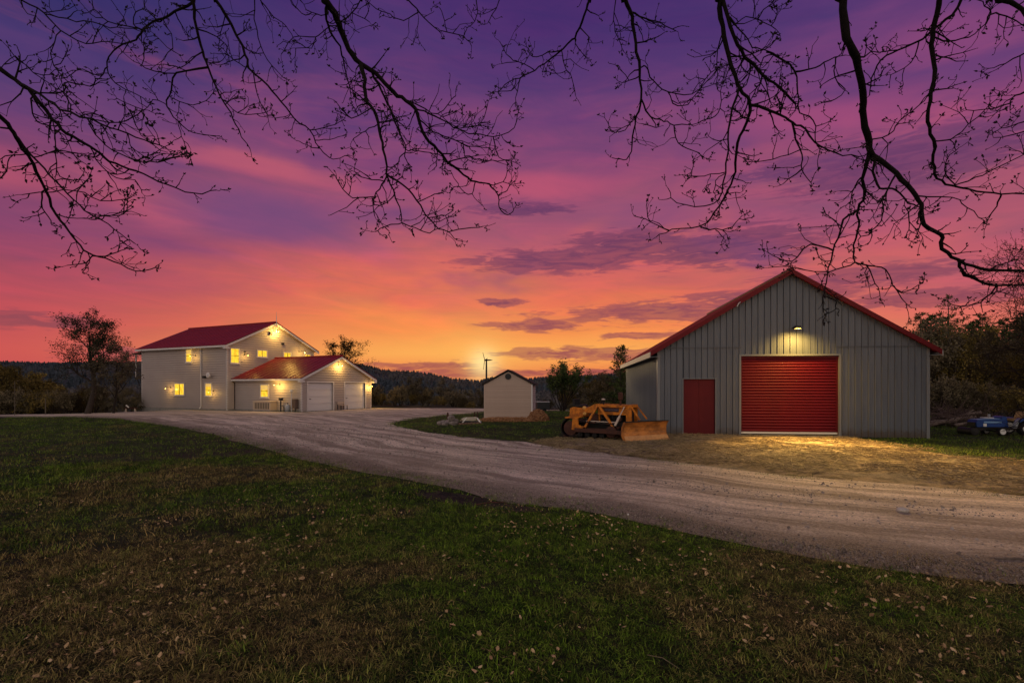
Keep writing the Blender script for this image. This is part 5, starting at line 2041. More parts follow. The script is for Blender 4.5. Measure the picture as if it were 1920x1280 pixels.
# ------------------------------------------------------------------ wind turbine far behind the shed
WT = thing('wind_turbine', 'tall slim wind turbine beside the sun, behind the shed roof', 'wind turbine', (-3.55, 74, float(gh(-3.55, 74))), R(20))
zt_ = 1.93 + 51 * .074 - WT.location.z
MB().lathe([(.20, -.5), (.11, zt_), (.001, zt_ + .02)], 10).build('mast', M_DARK, WT)
MB().prism([(-.16, zt_ - .12), (.55, zt_ - .06), (.95, zt_), (.55, zt_ + .10), (-.16, zt_ + .12)], -.12, .12).build('nacelle', M_DARK, WT)
MB().lathe([(.10, -.28), (.13, -.17), (.02, -.36)][::-1], 8, axis='x', c=(0, 0, zt_)).build('hub', M_DARK, WT)
for k in range(3):
    a = R(38 + 120 * k)
    d_ = Vector((0, math.sin(a), math.cos(a)))
    e_ = Vector((0, math.cos(a), -math.sin(a)))
    p_ = Vector((-.26, 0, zt_))
    m_ = MB()
    vs = []
    for t_, w_ in ((.05, .05), (.35, .11), (1.4, .03)):
        for sx in (-.02, .02):
            vs += [p_ + d_ * t_ - e_ * w_ + Vector((sx, 0, 0)), p_ + d_ * t_ + e_ * w_ * .4 + Vector((sx, 0, 0))]
    m_.add(vs, [(0, 1, 5, 4), (4, 5, 9, 8), (2, 6, 7, 3), (6, 10, 11, 7), (0, 4, 6, 2), (4, 8, 10, 6), (1, 3, 7, 5), (5, 7, 11, 9), (0, 2, 3, 1), (8, 9, 11, 10)])
    m_.build('blade', M_DARK, WT)

# ------------------------------------------------------------------ things round the shed
M_ROCKP = mat('pale_boulder', (.27, .225, .20), .9, .9, 5, bump=.8, bscale=9, c2=(.10, .075, .065))
GZ = lambda x, y: g0(x, y) + .05
rocks = [(-3.55, 26.5, .19, 'squarish pale boulder at the left end of the rock pile'), (-3.28, 26.3, .16, 'small pale boulder low at the front of the rock pile'), (-3.18, 26.8, .24, 'large pale boulder in the middle of the rock pile'),
         (-2.95, 26.5, .17, 'pale flat boulder at the right foot of the rock pile'), (-2.92, 26.9, .27, 'biggest rounded pale boulder at the right of the rock pile'), (-3.42, 26.95, .20, 'pale boulder at the back left of the rock pile'),
         (-3.05, 26.7, .18, 'pale boulder lying on top of the rock pile')]
for i, (x, y, r_, lb) in enumerate(rocks):
    zz = GZ(x, y) + (r_ * .5 if i < 6 else .36)
    tag(MB().rock((0, 0, 0), r_, (1.15, .9, .8), 40 + i).build('boulder', M_ROCKP, None, None, False, (x, y, zz)), lb, 'boulder', 'pale boulders in the rock pile')
P0 = (-3.28, 27.2)
tag(MB().prism([(-.05, 0), (.05, 0), (.055, .5), (.03, .62), (-.03, .62), (-.05, .5)], -.05, .05).build('stump_post', M_RUST, None, None, False, (*P0, GZ(*P0))), 'short dark post standing behind the rock pile', 'post')
for i, (x, y, hh, lb) in enumerate(((-2.10, 29.8, .52, 'left of two thin dark stakes left of the shed'), (-1.96, 30.0, .50, 'right of two thin dark stakes left of the shed'))):
    tag(MB().tube([(0, 0, -.1), (.01, 0, hh * .6), (.02, .01, hh)], .03, 6).build('stake', M_RUST, None, None, False, (x, y, GZ(x, y))), lb, 'stake', 'thin stakes by the shed')
# a row of broken reddish bricks and stones edging a bed
M_BRK = mat('reddish_stone', (.22, .12, .085), .9, .6, 6, bump=.5, c2=(.12, .07, .055), per_obj=.3)
for i in range(9):
    x, y = -2.66 + .125 * i + rr.uniform(-.03, .03), 26.9 + .06 * i
    tag(MB().rock((0, 0, 0), .085 + .03 * rr.random(), (1.2, .8, .7), 60 + i, 1).build('edging_stone', M_BRK, None, None, False, (x, y, GZ(x, y) + .04)),
        'reddish stone in the bed edging by the rock pile, ' + ('leftmost one' if i == 0 else 'rightmost one' if i == 8 else ORD[i + 1] + ' from the left'), 'stone', 'reddish edging stones')
bx = MB()
bx.prism([(-.34, 0), (.30, .02), (.42, .16), (.34, .19), (-.30, .16), (-.44, .10)], -.13, .13)
tag(bx.build('upturned_trough', mat('pale_trough', (.50, .44, .36), .6, .5, 4), None, None, False, (-2.25, 28.3, GZ(-2.25, 28.3) + .12)), 'pale upturned trough lying left of the shed', 'trough')
cc = MB().box(-.55, .60, -.2, .2, 0, .12)
tag(cc.build('dark_plank', M_DARK, None, None, False, (-2.22, 28.3, GZ(-2.25, 28.3))), 'dark block under the pale trough by the shed', 'block')
tag(MB().bar((0, 0, .0), (.24, .05, .30), .06, .05).build('white_board', M_WHITE, None, None, False, (-2.98 + .35, 28.1, GZ(-2.6, 28.1))), 'short white board propped beside the pale trough', 'board')
tag(MB().bar((0, 0, .26), (.20, -.2, .0), .07, .04).build('white_board', M_WHITE, None, None, False, (-1.84, 28.2, GZ(-1.84, 28.2))), 'white board leaning at the left foot of the shed', 'board')

M_CHIP = blade_mat('wood_chip', ((.20, .085, .035), (.36, .17, .075)), ((.13, .055, .028), (.42, .24, .12)))


def mound(x, y):
    a, b = (x + .2) / 1.75, (y - 29.35) / .62
    e1 = .20 * np.clip(1 - a ** 4 - b ** 2, 0, 1)
    c, d = (x - 1.45) / .62, (y - 29.75) / .85
    return np.maximum(e1, .62 * np.clip(1 - c ** 2 - d ** 2, 0, 1) ** .8)


mo = grid_sheet('woodchip_mound', np.arange(-2.2, 2.3, .1), np.arange(28.4, 30.9, .1), lambda X_, Y_: np.where(mound(X_, Y_) > .01, gh(X_, Y_) + .03 + mound(X_, Y_) * (.9 + .25 * fnoise(X_ * 4, Y_ * 4, 2)), gh(X_, Y_) - .05),
                mat('chip_heap', (.20, .09, .042), .95, .8, 9, bump=1.0, bscale=22, c2=(.11, .05, .028)), 'orange-brown woodchip mound heaped round the foot of the shed')
mo['kind'] = 'thing'
tag(mo, 'orange-brown woodchip mound heaped round the foot of the shed', 'mound')
x, y = RNG.uniform(-2.1, 2.2, 5000), RNG.uniform(28.5, 30.7, 5000)
k = mound(x, y) > .02
x, y = x[k], y[k]
n = len(x)
cp = loose('chip', MB().box(-.06, .06, -.03, .03, -.012, .012).mesh('chip', M_CHIP))
scatter('wood_chips', np.stack([x, y, gh(x, y) + .06 + mound(x, y)], 1), RNG.normal(0, .5, (n, 3)) + np.array([0, 0, 1]) * RNG.uniform(0, 6, (n, 1)), RNG.uniform(.5, 1.3, n), [cp], {'dry': RNG.random(n), 'rnd': RNG.random(n)}, 'loose wood chips on the mound')

BX = thing('box_trailer', 'dark box trailer standing behind the shed on its right', 'trailer', (2.42, 41.8, GZ(2.4, 41.8)), R(4))
MB().box(-.50, .48, -.35, .35, .14, .72).build('box', M_DARK, BX)
MB().box(-.53, .51, -.38, .38, .722, .78).build('lid', M_GREY, BX)
MB().bar((.48, 0, .20), (.92, 0, .18), .06, .06).build('drawbar', M_DARK, BX)
for s_ in (-.3, .3):
    MB().lathe([(.03, -.05), (.14, -.05), (.14, .05), (.03, .05)], 12, axis='y', c=(.1, s_, .14)).build('wheel', M_RUBBER, BX)

# ------------------------------------------------------------------ things along the garage wall (placed in the house's own frame)
HM = Matrix.Translation((-23.855, 44.626, 0)) @ Matrix.Rotation(HZ, 4, 'Z')
hp = lambda x, y, z=0: tuple(HM @ Vector((x, y, z)))
U_ = thing('heat_pump', 'pale boxy outdoor unit against the garage side wall', 'outdoor unit', hp(.36, -4.15, .04), HZ)
MB().box(-.34, .30, -.98, 1.02, .08, .74, .02).build('cabinet', mat('beige_cabinet', (.46, .36, .27), .55), U_)
MB().box(-.37, .33, -1.01, 1.05, .742, .78).build('lid', mat('beige_lid', (.56, .45, .34), .5), U_)
for k in range(9):
    MB().box(-.352, -.342, -.85 + .19 * k, -.74 + .19 * k, .16, .66).build('louvre', mat('dark_louvre', (.10, .08, .06), .6), U_)
MB().box(-.38, .34, -1.02, 1.06, -.02, .078).build('base_slab', M_CONC, U_)
Q_ = thing('standpipe', 'dark standpipe by the garage wall with a boxy head', 'standpipe', hp(.42, -5.85, 0), HZ)
MB().tube([(0, 0, -.1), (0, 0, .95)], .05, 8).build('pipe', M_DARK, Q_)
MB().box(-.11, .11, -.13, .13, .90, 1.08).build('head', M_DARK, Q_)
MB().tube([(0, 0, .5), (-.02, -.35, .42), (0, -.36, -.05)], .03, 6).build('elbow', M_DARK, Q_)
Q_ = thing('gas_cylinder', 'squat grey gas cylinder by the garage wall', 'gas cylinder', hp(.38, -6.65, 0), HZ)
MB().lathe([(.10, 0), (.19, .04), (.20, .48), (.12, .60), (.001, .62)], 14).build('tank', M_GREY, Q_, smooth=True)
MB().lathe([(.04, .60), (.04, .68), (.07, .68), (.001, .72)], 10).build('valve', M_DARK, Q_)
Q_ = thing('lamp_post', 'slim post with a pale globe beside the garage corner', 'lamp post', hp(.40, -7.05, 0), HZ)
MB().tube([(0, 0, -.1), (0, 0, 1.50)], .03, 8).build('post', M_GALV, Q_)
MB().lathe([(.05, 1.50), (.13, 1.56), (.14, 1.66), (.08, 1.76), (.001, 1.78)], 12).build('globe', mat('pale_globe', (.70, .62, .48), .3), Q_, smooth=True)
Q_ = thing('meter_cabinet', 'dark meter cabinet at the front corner of the garage wall', 'cabinet', hp(.50, -7.35, 0), HZ)
MB().box(-.12, .16, -.16, .22, .30, 1.02).build('cabinet', mat('brown_cabinet', (.10, .065, .05), .6), Q_)
MB().tube([(0, 0, -.1), (0, 0, .30)], .05, 8).build('conduit', M_DARK, Q_)
Q_ = thing('bench', 'small slatted bench between the two white garage doors', 'bench', hp(.742 + 4.03, -7.775 - .42, 0), HZ)
for z_ in (.55, .66):
    MB().bar((-.42, .22, z_ + .0), (.42, .22, z_), .03, .08).build('back_slat', M_PALE, Q_)
for y_ in (-.16, 0, .14):
    MB().bar((-.42, y_, .42), (.42, y_, .42), .11, .03).build('seat_slat', M_PALE, Q_)
for x_ in (-.36, .36):
    MB().bar((x_, -.16, -.03), (x_, -.16, .40), .05, .05).build('leg', M_DARK, Q_)
    MB().bar((x_, .20, -.03), (x_, .24, .72), .05, .05).build('leg', M_DARK, Q_)
Q_ = thing('sawhorse', 'splayed pale sawhorse standing at the left end of the house', 'sawhorse', (-31.4, 43.9, g0(-31.4, 43.9)), R(20))
for s_ in (-1, 1):
    for e_ in (-1, 1):
        MB().bar((s_ * .40, e_ * .38, -.02), (s_ * .30, e_ * .05, .80), .06, .06).build('leg', M_PALE, Q_)
MB().bar((-.45, 0, .84), (.45, 0, .84), .09, .12).build('rail', M_RUST, Q_)
MB().bar((-.12, 0, .90), (-.30, -.06, 1.10), .10, .10).build('clamp', M_WHITE, Q_)
for i, (x, y, hh, rad, lb) in enumerate(((-33.2, 35.6, 2.3, .02, 'tall thin pole before the thicket at far left'), (-32.2, 36.8, 1.15, .025, 'short pale post before the thicket, right of the tall pole'))):
    tag(MB().tube([(0, 0, -.2), (.01, 0, hh * .5), (0, .01, hh)], rad, 6).build('pole', mat('weathered_pole', (.10, .08, .06), .9), None, None, False, (x, y, g0(x, y))), lb, 'pole')

# ------------------------------------------------------------------ brush pile and logs right of the barn
M_LOG = mat('weathered_log', (.20, .15, .125), .95, .6, 7, bump=.5, c2=(.07, .05, .045), stretch=(1, 1, 1))
logs = [((20.5, 26.2, .12), (23.2, 26.7, .50), .10, 'long weathered log slanting up the brush pile'), ((20.3, 26.6, .10), (22.0, 26.4, .30), .11, 'thick log end at the left foot of the brush pile'),
        ((21.6, 26.0, .14), (23.6, 26.4, .25), .08, 'straight thin log along the front of the brush pile'), ((21.9, 27.0, .25), (23.4, 26.6, .72), .09, 'pale forked log on top of the brush pile'),
        ((20.9, 27.0, .30), (22.6, 27.3, .42), .10, 'dark log lying across the back of the brush pile'), ((22.6, 25.7, .10), (24.6, 26.2, .16), .07, 'reddish log pointing towards the tractor')]
for i, (a, b, rad, lb) in enumerate(logs):
    a, b = Vector(a), Vector(b)
    base = Vector((a.x, a.y, g0(a.x, a.y)))
    mid = (a + b) / 2 + Vector((0, .05, .06))
    m_ = MB().tube([a - Vector((a.x, a.y, 0)), mid - Vector((a.x, a.y, 0)), b - Vector((a.x, a.y, 0))], [rad, rad * .9, rad * .7], 8)
    if i == 3:
        m_.tube([mid - Vector((a.x, a.y, 0)), mid - Vector((a.x, a.y, 0)) + Vector((.5, -.1, .28))], [rad * .6, rad * .3], 6)
    tag(m_.build('log', mat('reddish_log', (.17, .07, .05), .9) if i == 5 else M_LOG, None, None, True, tuple(base)), lb, 'log', 'logs of the brush pile')
bw = MB()
for i in range(420):
    c = Vector((rr.normal(22.2, .95), rr.normal(26.9, .5), abs(rr.normal(.28, .25))))
    d_ = Vector((rr.normal(0, 1), rr.normal(0, .6), rr.normal(.25, .35))).normalized()
    L_ = rr.uniform(.5, 1.5)
    bw.tube([c, c + d_ * L_ * .5 + Vector(rr.normal(0, .06, 3)), c + d_ * L_ + Vector(rr.normal(0, .1, 3))], [.014, .010, .005], 3, cap=False)
o_ = bw.build('brush', mat('brush_twigs', (.085, .055, .046), .95), None)
o_['kind'] = 'stuff'
o_['label'] = 'tangle of cut brush heaped on the logs'

# ------------------------------------------------------------------ small foreground things
tag(MB().rock((0, 0, 0), .075, (1.3, .9, .6), 91).build('rock', mat('pale_rock', (.55, .48, .42), .9, .5, 12, bump=.4), None, None, False, (5.89, 8.04, g0(5.89, 8.04) + .055)), 'pale rock lying alone on the gravel drive', 'rock')
tag(MB().tube([(0, 0, 0), (.35, -.05, .012), (.75, -.16, .0)], [.012, .014, .008], 6).build('stick', M_LOG, None, None, False, (5.30, 5.86, g0(5.5, 5.8) + .04)), 'broken stick lying on the gravel at the right edge', 'stick')
for i, (x, y, L_, a, lb) in enumerate(((.95, 3.75, .26, -.9, 'thin pale stalk lying in the foreground grass, right of centre'), (-.62, 8.7, .55, .3, 'dark stick in the muddy hollow'))):
    tag(MB().tube([(0, 0, 0), (math.cos(a) * L_ * .5, math.sin(a) * L_ * .5, .03), (math.cos(a) * L_, math.sin(a) * L_, .01)], [.0025, .003, .0015] if i < 1 else [.014, .014, .008], 5).build('stick', mat('dry_stalk', (.20, .155, .09), .8) if i < 1 else M_RUST, None, None, False, (x, y, g0(x, y) + .05)), lb, 'stick')
DN = thing('dandelion_clock', 'white dandelion seed head on a thin stem in the grass by the drive', 'flower', (1.62, 7.45, g0(1.62, 7.45)))
MB().tube([(0, 0, 0), (.006, 0, .05), (0, 0, .115)], .003, 5).build('stem', mat('pale_stem', (.20, .22, .10), .7), DN)
MB().rock((0, 0, .125), .017, (1, 1, 1), 5, 1).build('seed_head', M_WHITE, DN)

# ------------------------------------------------------------------ the trees the photographer stands under: limbs reaching out over the view
LIMBS=[('L',1,0.015,0.004,[(-4.99,5.2,5.03),(-4.87,5.26,4.93),(-4.73,5.27,4.83),(-4.55,5.28,4.58),(-4.42,5.3,4.46),(-4.26,5.38,4.36),(-4.18,5.48,4.29),(-4.1,5.6,4.25),(-3.96,5.74,4.22),(-3.78,5.84,4.15),(-3.52,5.89,4.07),(-3.27,5.9,4.11)]),
('L',0,0.010,0.003,[(-4.87,5.26,4.93),(-4.52,5.11,4.73),(-4.17,4.93,4.5),(-3.78,4.78,4.33),(-3.5,4.73,4.21),(-3.24,4.7,4.11),(-3.02,4.66,4.02)]),
('L',0,0.006,0.002,[(-4.73,5.27,4.83),(-4.4,5.23,4.83),(-4.33,5.2,4.91),(-4.02,5.09,4.8),(-3.93,5.03,4.84)]),
('L',0,0.004,0.002,[(-4.55,5.28,4.58),(-4.57,5.35,4.26),(-4.57,5.38,4.06),(-4.36,5.37,4.02)]),
('L',0,0.006,0.002,[(-4.72,5.27,4.82),(-4.8,5.33,4.68),(-4.76,5.41,4.6),(-4.66,5.53,4.64)]),
('L',0,0.004,0.002,[(-3.78,4.78,4.33),(-3.44,4.65,4.24),(-3.2,4.56,4.26),(-3.13,4.54,4.29)]),
('L',0,0.004,0.002,[(-3.81,4.79,4.34),(-3.71,4.76,4.18),(-3.52,4.7,4.03),(-3.24,4.58,3.88),(-2.97,4.46,3.81),(-2.74,4.38,3.82)]),
('L',0,0.004,0.002,[(-4.07,4.89,4.46),(-4.03,4.85,4.53),(-4.05,4.81,4.59)]),
('L',0,0.004,0.003,[(-4.26,5.38,4.36),(-4.24,5.51,4.21),(-4.19,5.66,4.15),(-4.09,5.79,4.18),(-4.08,5.88,4.07)]),
('L',1,0.013,0.004,[(-4.61,4.8,4.38),(-4.59,4.91,4.27),(-4.62,5.04,4.18),(-4.65,5.21,4.04),(-4.67,5.34,3.89),(-4.63,5.42,3.69),(-4.52,5.45,3.52),(-4.42,5.47,3.38),(-4.31,5.48,3.28),(-4.14,5.53,3.24),(-3.98,5.64,3.16),(-3.86,5.76,3.22)]),
('L',0,0.007,0.002,[(-4.59,4.91,4.27),(-4.49,4.99,4.1),(-4.34,5.0,3.92),(-4.17,5.0,3.75),(-4.02,5.03,3.59),(-3.88,5.12,3.49),(-3.79,5.24,3.39),(-3.75,5.3,3.36)]),
('L',0,0.004,0.002,[(-4.67,5.34,3.88),(-4.28,5.24,3.86),(-4.03,5.23,3.76),(-3.78,5.26,3.79)]),
('L',0,0.005,0.002,[(-4.31,5.48,3.28),(-4.4,5.51,3.22),(-4.67,5.6,3.21)]),
('L',0,0.005,0.002,[(-4.31,5.48,3.28),(-4.22,5.54,3.29),(-4.13,5.64,3.38),(-4.1,5.66,3.41)]),
('L',0,0.004,0.002,[(-4.48,4.99,4.08),(-4.27,5.0,4.14),(-4.1,5.04,4.14)]),
('L',0,0.006,0.002,[(-4.67,5.33,3.9),(-4.72,5.34,3.78),(-4.64,5.34,3.64),(-4.59,5.32,3.55)]),
('L',0,0.003,0.002,[(-4.02,5.03,3.59),(-3.86,5.05,3.55),(-3.69,5.07,3.6)]),
('L',0,0.004,0.002,[(-4.63,5.08,4.15),(-4.87,5.17,4.15),(-5.0,5.28,4.07),(-5.12,5.34,4.03)]),
('L',0,0.004,0.002,[(-4.67,5.34,3.88),(-4.89,5.32,3.85)]),
('M',1,0.013,0.004,[(-3.7,6.2,6.54),(-3.75,6.26,6.45),(-4.05,6.42,6.44),(-4.36,6.56,6.44),(-4.59,6.66,6.4),(-4.75,6.72,6.3),(-5.02,6.78,6.24),(-5.17,6.81,6.08),(-5.13,6.83,5.88),(-4.96,6.86,5.75),(-4.77,6.92,5.67)]),
('M',0,0.013,0.004,[(-3.7,6.2,6.54),(-3.71,6.21,6.43),(-3.74,6.33,6.18),(-3.72,6.41,5.96),(-3.67,6.44,5.79),(-3.57,6.44,5.54),(-3.38,6.39,5.22),(-3.25,6.34,4.98),(-3.1,6.31,4.75)]),
('M',0,0.009,0.003,[(-3.67,6.44,5.79),(-4.07,6.46,5.73),(-4.15,6.5,5.55),(-4.24,6.56,5.39),(-4.17,6.66,5.25),(-4.05,6.78,5.17),(-3.84,6.92,5.19)]),
('M',0,0.005,0.003,[(-4.07,6.46,5.73),(-4.38,6.38,5.74),(-4.39,6.37,5.91),(-4.4,6.38,6.1)]),
('M',0,0.004,0.003,[(-4.24,6.56,5.39),(-4.41,6.56,5.47),(-4.52,6.55,5.33),(-4.79,6.47,5.43)]),
('M',0,0.004,0.003,[(-4.19,6.52,5.49),(-3.97,6.5,5.38),(-3.76,6.53,5.43),(-3.64,6.55,5.61)]),
('M',0,0.004,0.003,[(-3.48,6.41,5.39),(-3.26,6.36,5.2),(-3.02,6.31,5.16),(-2.88,6.26,5.16)]),
('M',0,0.004,0.003,[(-4.17,6.66,5.25),(-4.13,6.67,5.06),(-4.02,6.65,4.92)]),
('M',0,0.006,0.003,[(-4.62,6.67,6.38),(-4.71,6.66,6.42),(-4.98,6.58,6.43),(-5.13,6.56,6.58),(-5.19,6.56,6.72)]),
('M',0,0.006,0.003,[(-4.61,6.66,6.39),(-4.73,6.66,6.46),(-4.72,6.68,6.61),(-4.63,6.71,6.69),(-4.46,6.71,6.59)]),
('M',0,0.006,0.003,[(-5.16,6.81,6.02),(-5.24,6.76,5.88),(-5.35,6.65,5.89),(-5.46,6.55,5.74)]),
('M',0,0.004,0.003,[(-4.29,6.53,6.44),(-4.13,6.46,6.21),(-4.07,6.39,5.95),(-4.28,6.36,6.15)]),
('L',1,0.007,0.003,[(-5.42,5.8,6.21),(-5.35,5.83,6.16),(-5.12,5.85,6.03),(-4.95,5.86,5.84),(-4.71,5.89,5.73),(-4.52,5.97,5.8),(-4.39,6.06,5.82)]),
('L',0,0.005,0.003,[(-5.11,5.85,6.02),(-4.86,5.83,5.95),(-4.6,5.85,5.93),(-4.36,5.89,5.9),(-4.13,5.91,5.9)]),
('L',0,0.004,0.002,[(-4.96,5.86,5.84),(-5.0,5.79,5.61),(-4.91,5.72,5.38),(-4.74,5.69,5.19)]),
('L',0,0.003,0.002,[(-4.99,5.2,5.03),(-4.95,5.3,5.22),(-4.85,5.41,5.11),(-4.6,5.46,4.96)]),
('M',1,0.014,0.004,[(-3.7,6.6,6.82),(-3.69,6.64,6.75),(-3.58,6.81,6.56),(-3.45,6.9,6.24),(-3.41,6.91,6.07),(-3.18,6.94,5.85),(-3.02,6.99,5.67),(-2.88,7.09,5.48),(-2.73,7.2,5.4),(-2.65,7.34,5.22),(-2.5,7.46,5.13),(-2.3,7.55,5.2)]),
('M',0,0.005,0.003,[(-2.73,7.2,5.4),(-2.45,7.15,5.43),(-2.26,7.15,5.51)]),
('M',0,0.005,0.003,[(-2.69,7.28,5.3),(-2.5,7.29,5.31),(-2.33,7.29,5.36)]),
('M',0,0.005,0.003,[(-2.64,7.35,5.22),(-2.81,7.33,5.25),(-2.96,7.31,5.31)]),
('M',0,0.005,0.003,[(-3.36,6.92,6.02),(-3.32,6.95,5.75),(-3.23,6.98,5.53),(-3.09,6.97,5.45),(-2.92,6.94,5.46)]),
('M',0,0.005,0.003,[(-3.41,6.91,6.07),(-3.64,6.97,6.21),(-3.82,7.06,6.4)]),
('M',1,0.006,0.003,[(-3.33,6.9,6.99),(-3.37,6.99,6.74),(-3.35,7.12,6.48),(-3.23,7.17,6.25),(-3.02,7.17,6.06)]),
('M',1,0.006,0.003,[(-3.23,6.8,6.92),(-3.2,6.81,6.85),(-3.06,6.85,6.69),(-2.93,6.9,6.61),(-2.86,6.97,6.49)]),
('M',1,0.025,0.004,[(-2.0,5.6,6.08),(-1.98,5.63,6.02),(-1.92,5.74,5.95),(-1.88,5.86,5.86),(-1.82,5.95,5.71),(-1.7,6.0,5.57),(-1.54,6.02,5.47),(-1.39,6.03,5.31),(-1.25,6.03,5.2),(-1.1,6.05,5.09),(-1.06,6.09,4.96),(-1.0,6.15,4.81),(-0.87,6.25,4.71),(-0.76,6.35,4.61),(-0.59,6.47,4.51),(-0.45,6.54,4.45),(-0.28,6.6,4.45),(-0.17,6.64,4.32),(-0.16,6.66,4.17),(-0.06,6.67,4.08),(0.02,6.67,4.15)]),
('M',0,0.017,0.004,[(-1.7,6.0,5.57),(-1.63,5.91,5.34),(-1.58,5.77,5.06),(-1.47,5.67,4.87),(-1.37,5.51,4.59),(-1.3,5.39,4.33),(-1.24,5.29,4.04),(-1.16,5.25,3.87),(-1.09,5.21,3.62),(-1.07,5.19,3.53)]),
('M',0,0.010,0.004,[(-1.97,5.66,6.0),(-1.99,5.71,5.93),(-1.99,5.81,5.82),(-1.92,5.95,5.73),(-1.92,6.06,5.65),(-1.91,6.2,5.5),(-1.9,6.3,5.37)]),
('M',0,0.010,0.003,[(-1.58,6.02,5.49),(-1.48,6.05,5.28),(-1.41,6.1,5.12),(-1.32,6.12,4.9),(-1.22,6.1,4.71),(-1.22,6.08,4.56),(-1.14,6.04,4.43)]),
('M',0,0.007,0.003,[(-1.24,5.29,4.04),(-1.09,5.33,3.96),(-0.96,5.42,3.83),(-0.89,5.49,3.71),(-0.8,5.55,3.61),(-0.68,5.58,3.56),(-0.49,5.6,3.6),(-0.3,5.6,3.62)]),
('M',0,0.004,0.002,[(-1.07,5.19,3.53),(-1.23,5.16,3.48),(-1.32,5.14,3.43)]),
('M',0,0.004,0.002,[(-1.07,5.19,3.53),(-0.94,5.19,3.48),(-0.81,5.2,3.44),(-0.69,5.18,3.48)]),
('M',0,0.006,0.002,[(-1.23,5.29,4.03),(-1.29,5.28,3.94),(-1.38,5.32,3.82),(-1.38,5.36,3.65)]),
('M',0,0.004,0.002,[(-1.27,5.28,3.97),(-1.45,5.29,4.0),(-1.56,5.31,4.07)]),
('M',0,0.004,0.002,[(-1.38,5.32,3.83),(-1.56,5.24,3.8),(-1.65,5.17,3.86),(-1.68,5.09,3.93)]),
('M',0,0.004,0.002,[(-1.15,5.25,3.85),(-1.25,5.27,3.74),(-1.4,5.25,3.71)]),
('M',0,0.006,0.002,[(-1.06,6.08,4.98),(-0.89,6.07,4.83),(-0.71,6.05,4.76),(-0.48,5.98,4.63),(-0.25,5.88,4.57)]),
('M',0,0.007,0.003,[(-1.1,6.05,5.09),(-0.95,6.1,5.06),(-0.76,6.11,4.97),(-0.63,6.14,4.89),(-0.43,6.2,4.88),(-0.22,6.3,4.89),(0.02,6.45,5.06),(0.08,6.58,5.32)]),
('M',0,0.005,0.002,[(-0.22,6.3,4.89),(-0.2,6.28,4.75),(-0.15,6.27,4.63),(-0.03,6.27,4.59)]),
('M',0,0.004,0.002,[(-0.55,6.0,4.68),(-0.52,5.96,4.51),(-0.43,5.92,4.43)]),
('M',0,0.006,0.002,[(-1.25,6.03,5.2),(-1.06,6.08,5.14),(-0.85,6.11,5.06),(-0.69,6.09,5.21),(-0.64,6.08,5.26)]),
('M',0,0.003,0.002,[(-0.85,6.11,5.06),(-0.63,5.97,4.85),(-0.42,5.82,4.77),(-0.31,5.75,4.83),(-0.26,5.69,4.95)]),
('M',0,0.006,0.002,[(-0.76,6.35,4.61),(-0.55,6.33,4.66),(-0.39,6.36,4.64),(-0.17,6.35,4.62),(-0.06,6.33,4.63)]),
('M',0,0.005,0.002,[(-1.49,5.69,4.91),(-1.67,5.56,4.73),(-1.78,5.44,4.82)]),
('M',0,0.004,0.002,[(-1.58,5.77,5.06),(-1.68,5.79,5.05),(-1.74,5.78,5.19),(-1.63,5.76,5.18)]),
('M',0,0.004,0.002,[(-1.4,5.56,4.67),(-1.54,5.6,4.63),(-1.67,5.62,4.55)]),
('M',0,0.006,0.002,[(-1.43,6.09,5.17),(-1.31,6.01,4.94),(-1.17,5.83,4.54),(-1.05,5.78,4.49),(-0.89,5.74,4.46),(-0.76,5.72,4.41)]),
('M',0,0.006,0.002,[(-1.54,6.03,5.41),(-1.44,5.96,5.28),(-1.33,5.78,4.96)]),
('M',0,0.005,0.002,[(-1.22,6.09,4.61),(-1.28,6.07,4.54),(-1.3,6.07,4.45)]),
('M',0,0.005,0.003,[(-0.45,6.54,4.45),(-0.5,6.57,4.31),(-0.62,6.57,4.36),(-0.7,6.56,4.48),(-0.75,6.57,4.58)]),
('M',0,0.005,0.002,[(-0.28,6.6,4.44),(-0.11,6.54,4.45),(-0.06,6.47,4.54)]),
('M',0,0.005,0.003,[(-0.17,6.64,4.32),(-0.06,6.62,4.38),(-0.01,6.59,4.49)]),
('M',0,0.004,0.002,[(-0.95,5.43,3.82),(-0.82,5.41,3.87),(-0.71,5.41,3.9)]),
('M',0,0.004,0.002,[(-0.86,5.51,3.68),(-0.73,5.48,3.69),(-0.62,5.47,3.73)]),
('M',0,0.003,0.002,[(-0.68,5.58,3.56),(-0.58,5.62,3.48)]),
('M',1,0.006,0.002,[(-1.73,6.3,6.57),(-1.78,6.32,6.52),(-1.9,6.38,6.42),(-2.07,6.47,6.36),(-2.28,6.52,6.3),(-2.41,6.54,6.22),(-2.68,6.54,6.21),(-2.82,6.52,6.0)]),
('M',0,0.004,0.002,[(-1.91,6.39,6.41),(-1.71,6.4,6.31)]),
('M',0,0.004,0.003,[(-2.41,6.54,6.22),(-2.47,6.56,6.11),(-2.68,6.61,6.13)]),
('M',0,0.004,0.002,[(-1.96,5.68,5.99),(-2.0,5.69,5.9),(-2.12,5.68,5.91),(-2.24,5.66,5.89),(-2.35,5.68,6.05)]),
('M',1,0.007,0.003,[(-1.42,6.6,6.82),(-1.28,6.65,6.75),(-1.17,6.71,6.65),(-0.99,6.74,6.47),(-0.82,6.74,6.42),(-0.61,6.72,6.35),(-0.51,6.71,6.22)]),
('M',0,0.005,0.003,[(-1.17,6.71,6.65),(-1.36,6.68,6.53),(-1.49,6.69,6.59),(-1.64,6.7,6.65),(-1.84,6.7,6.79)]),
('M',1,0.005,0.003,[(-0.47,6.8,6.92),(-0.45,6.85,6.7),(-0.58,6.94,6.6),(-0.64,6.98,6.51)]),
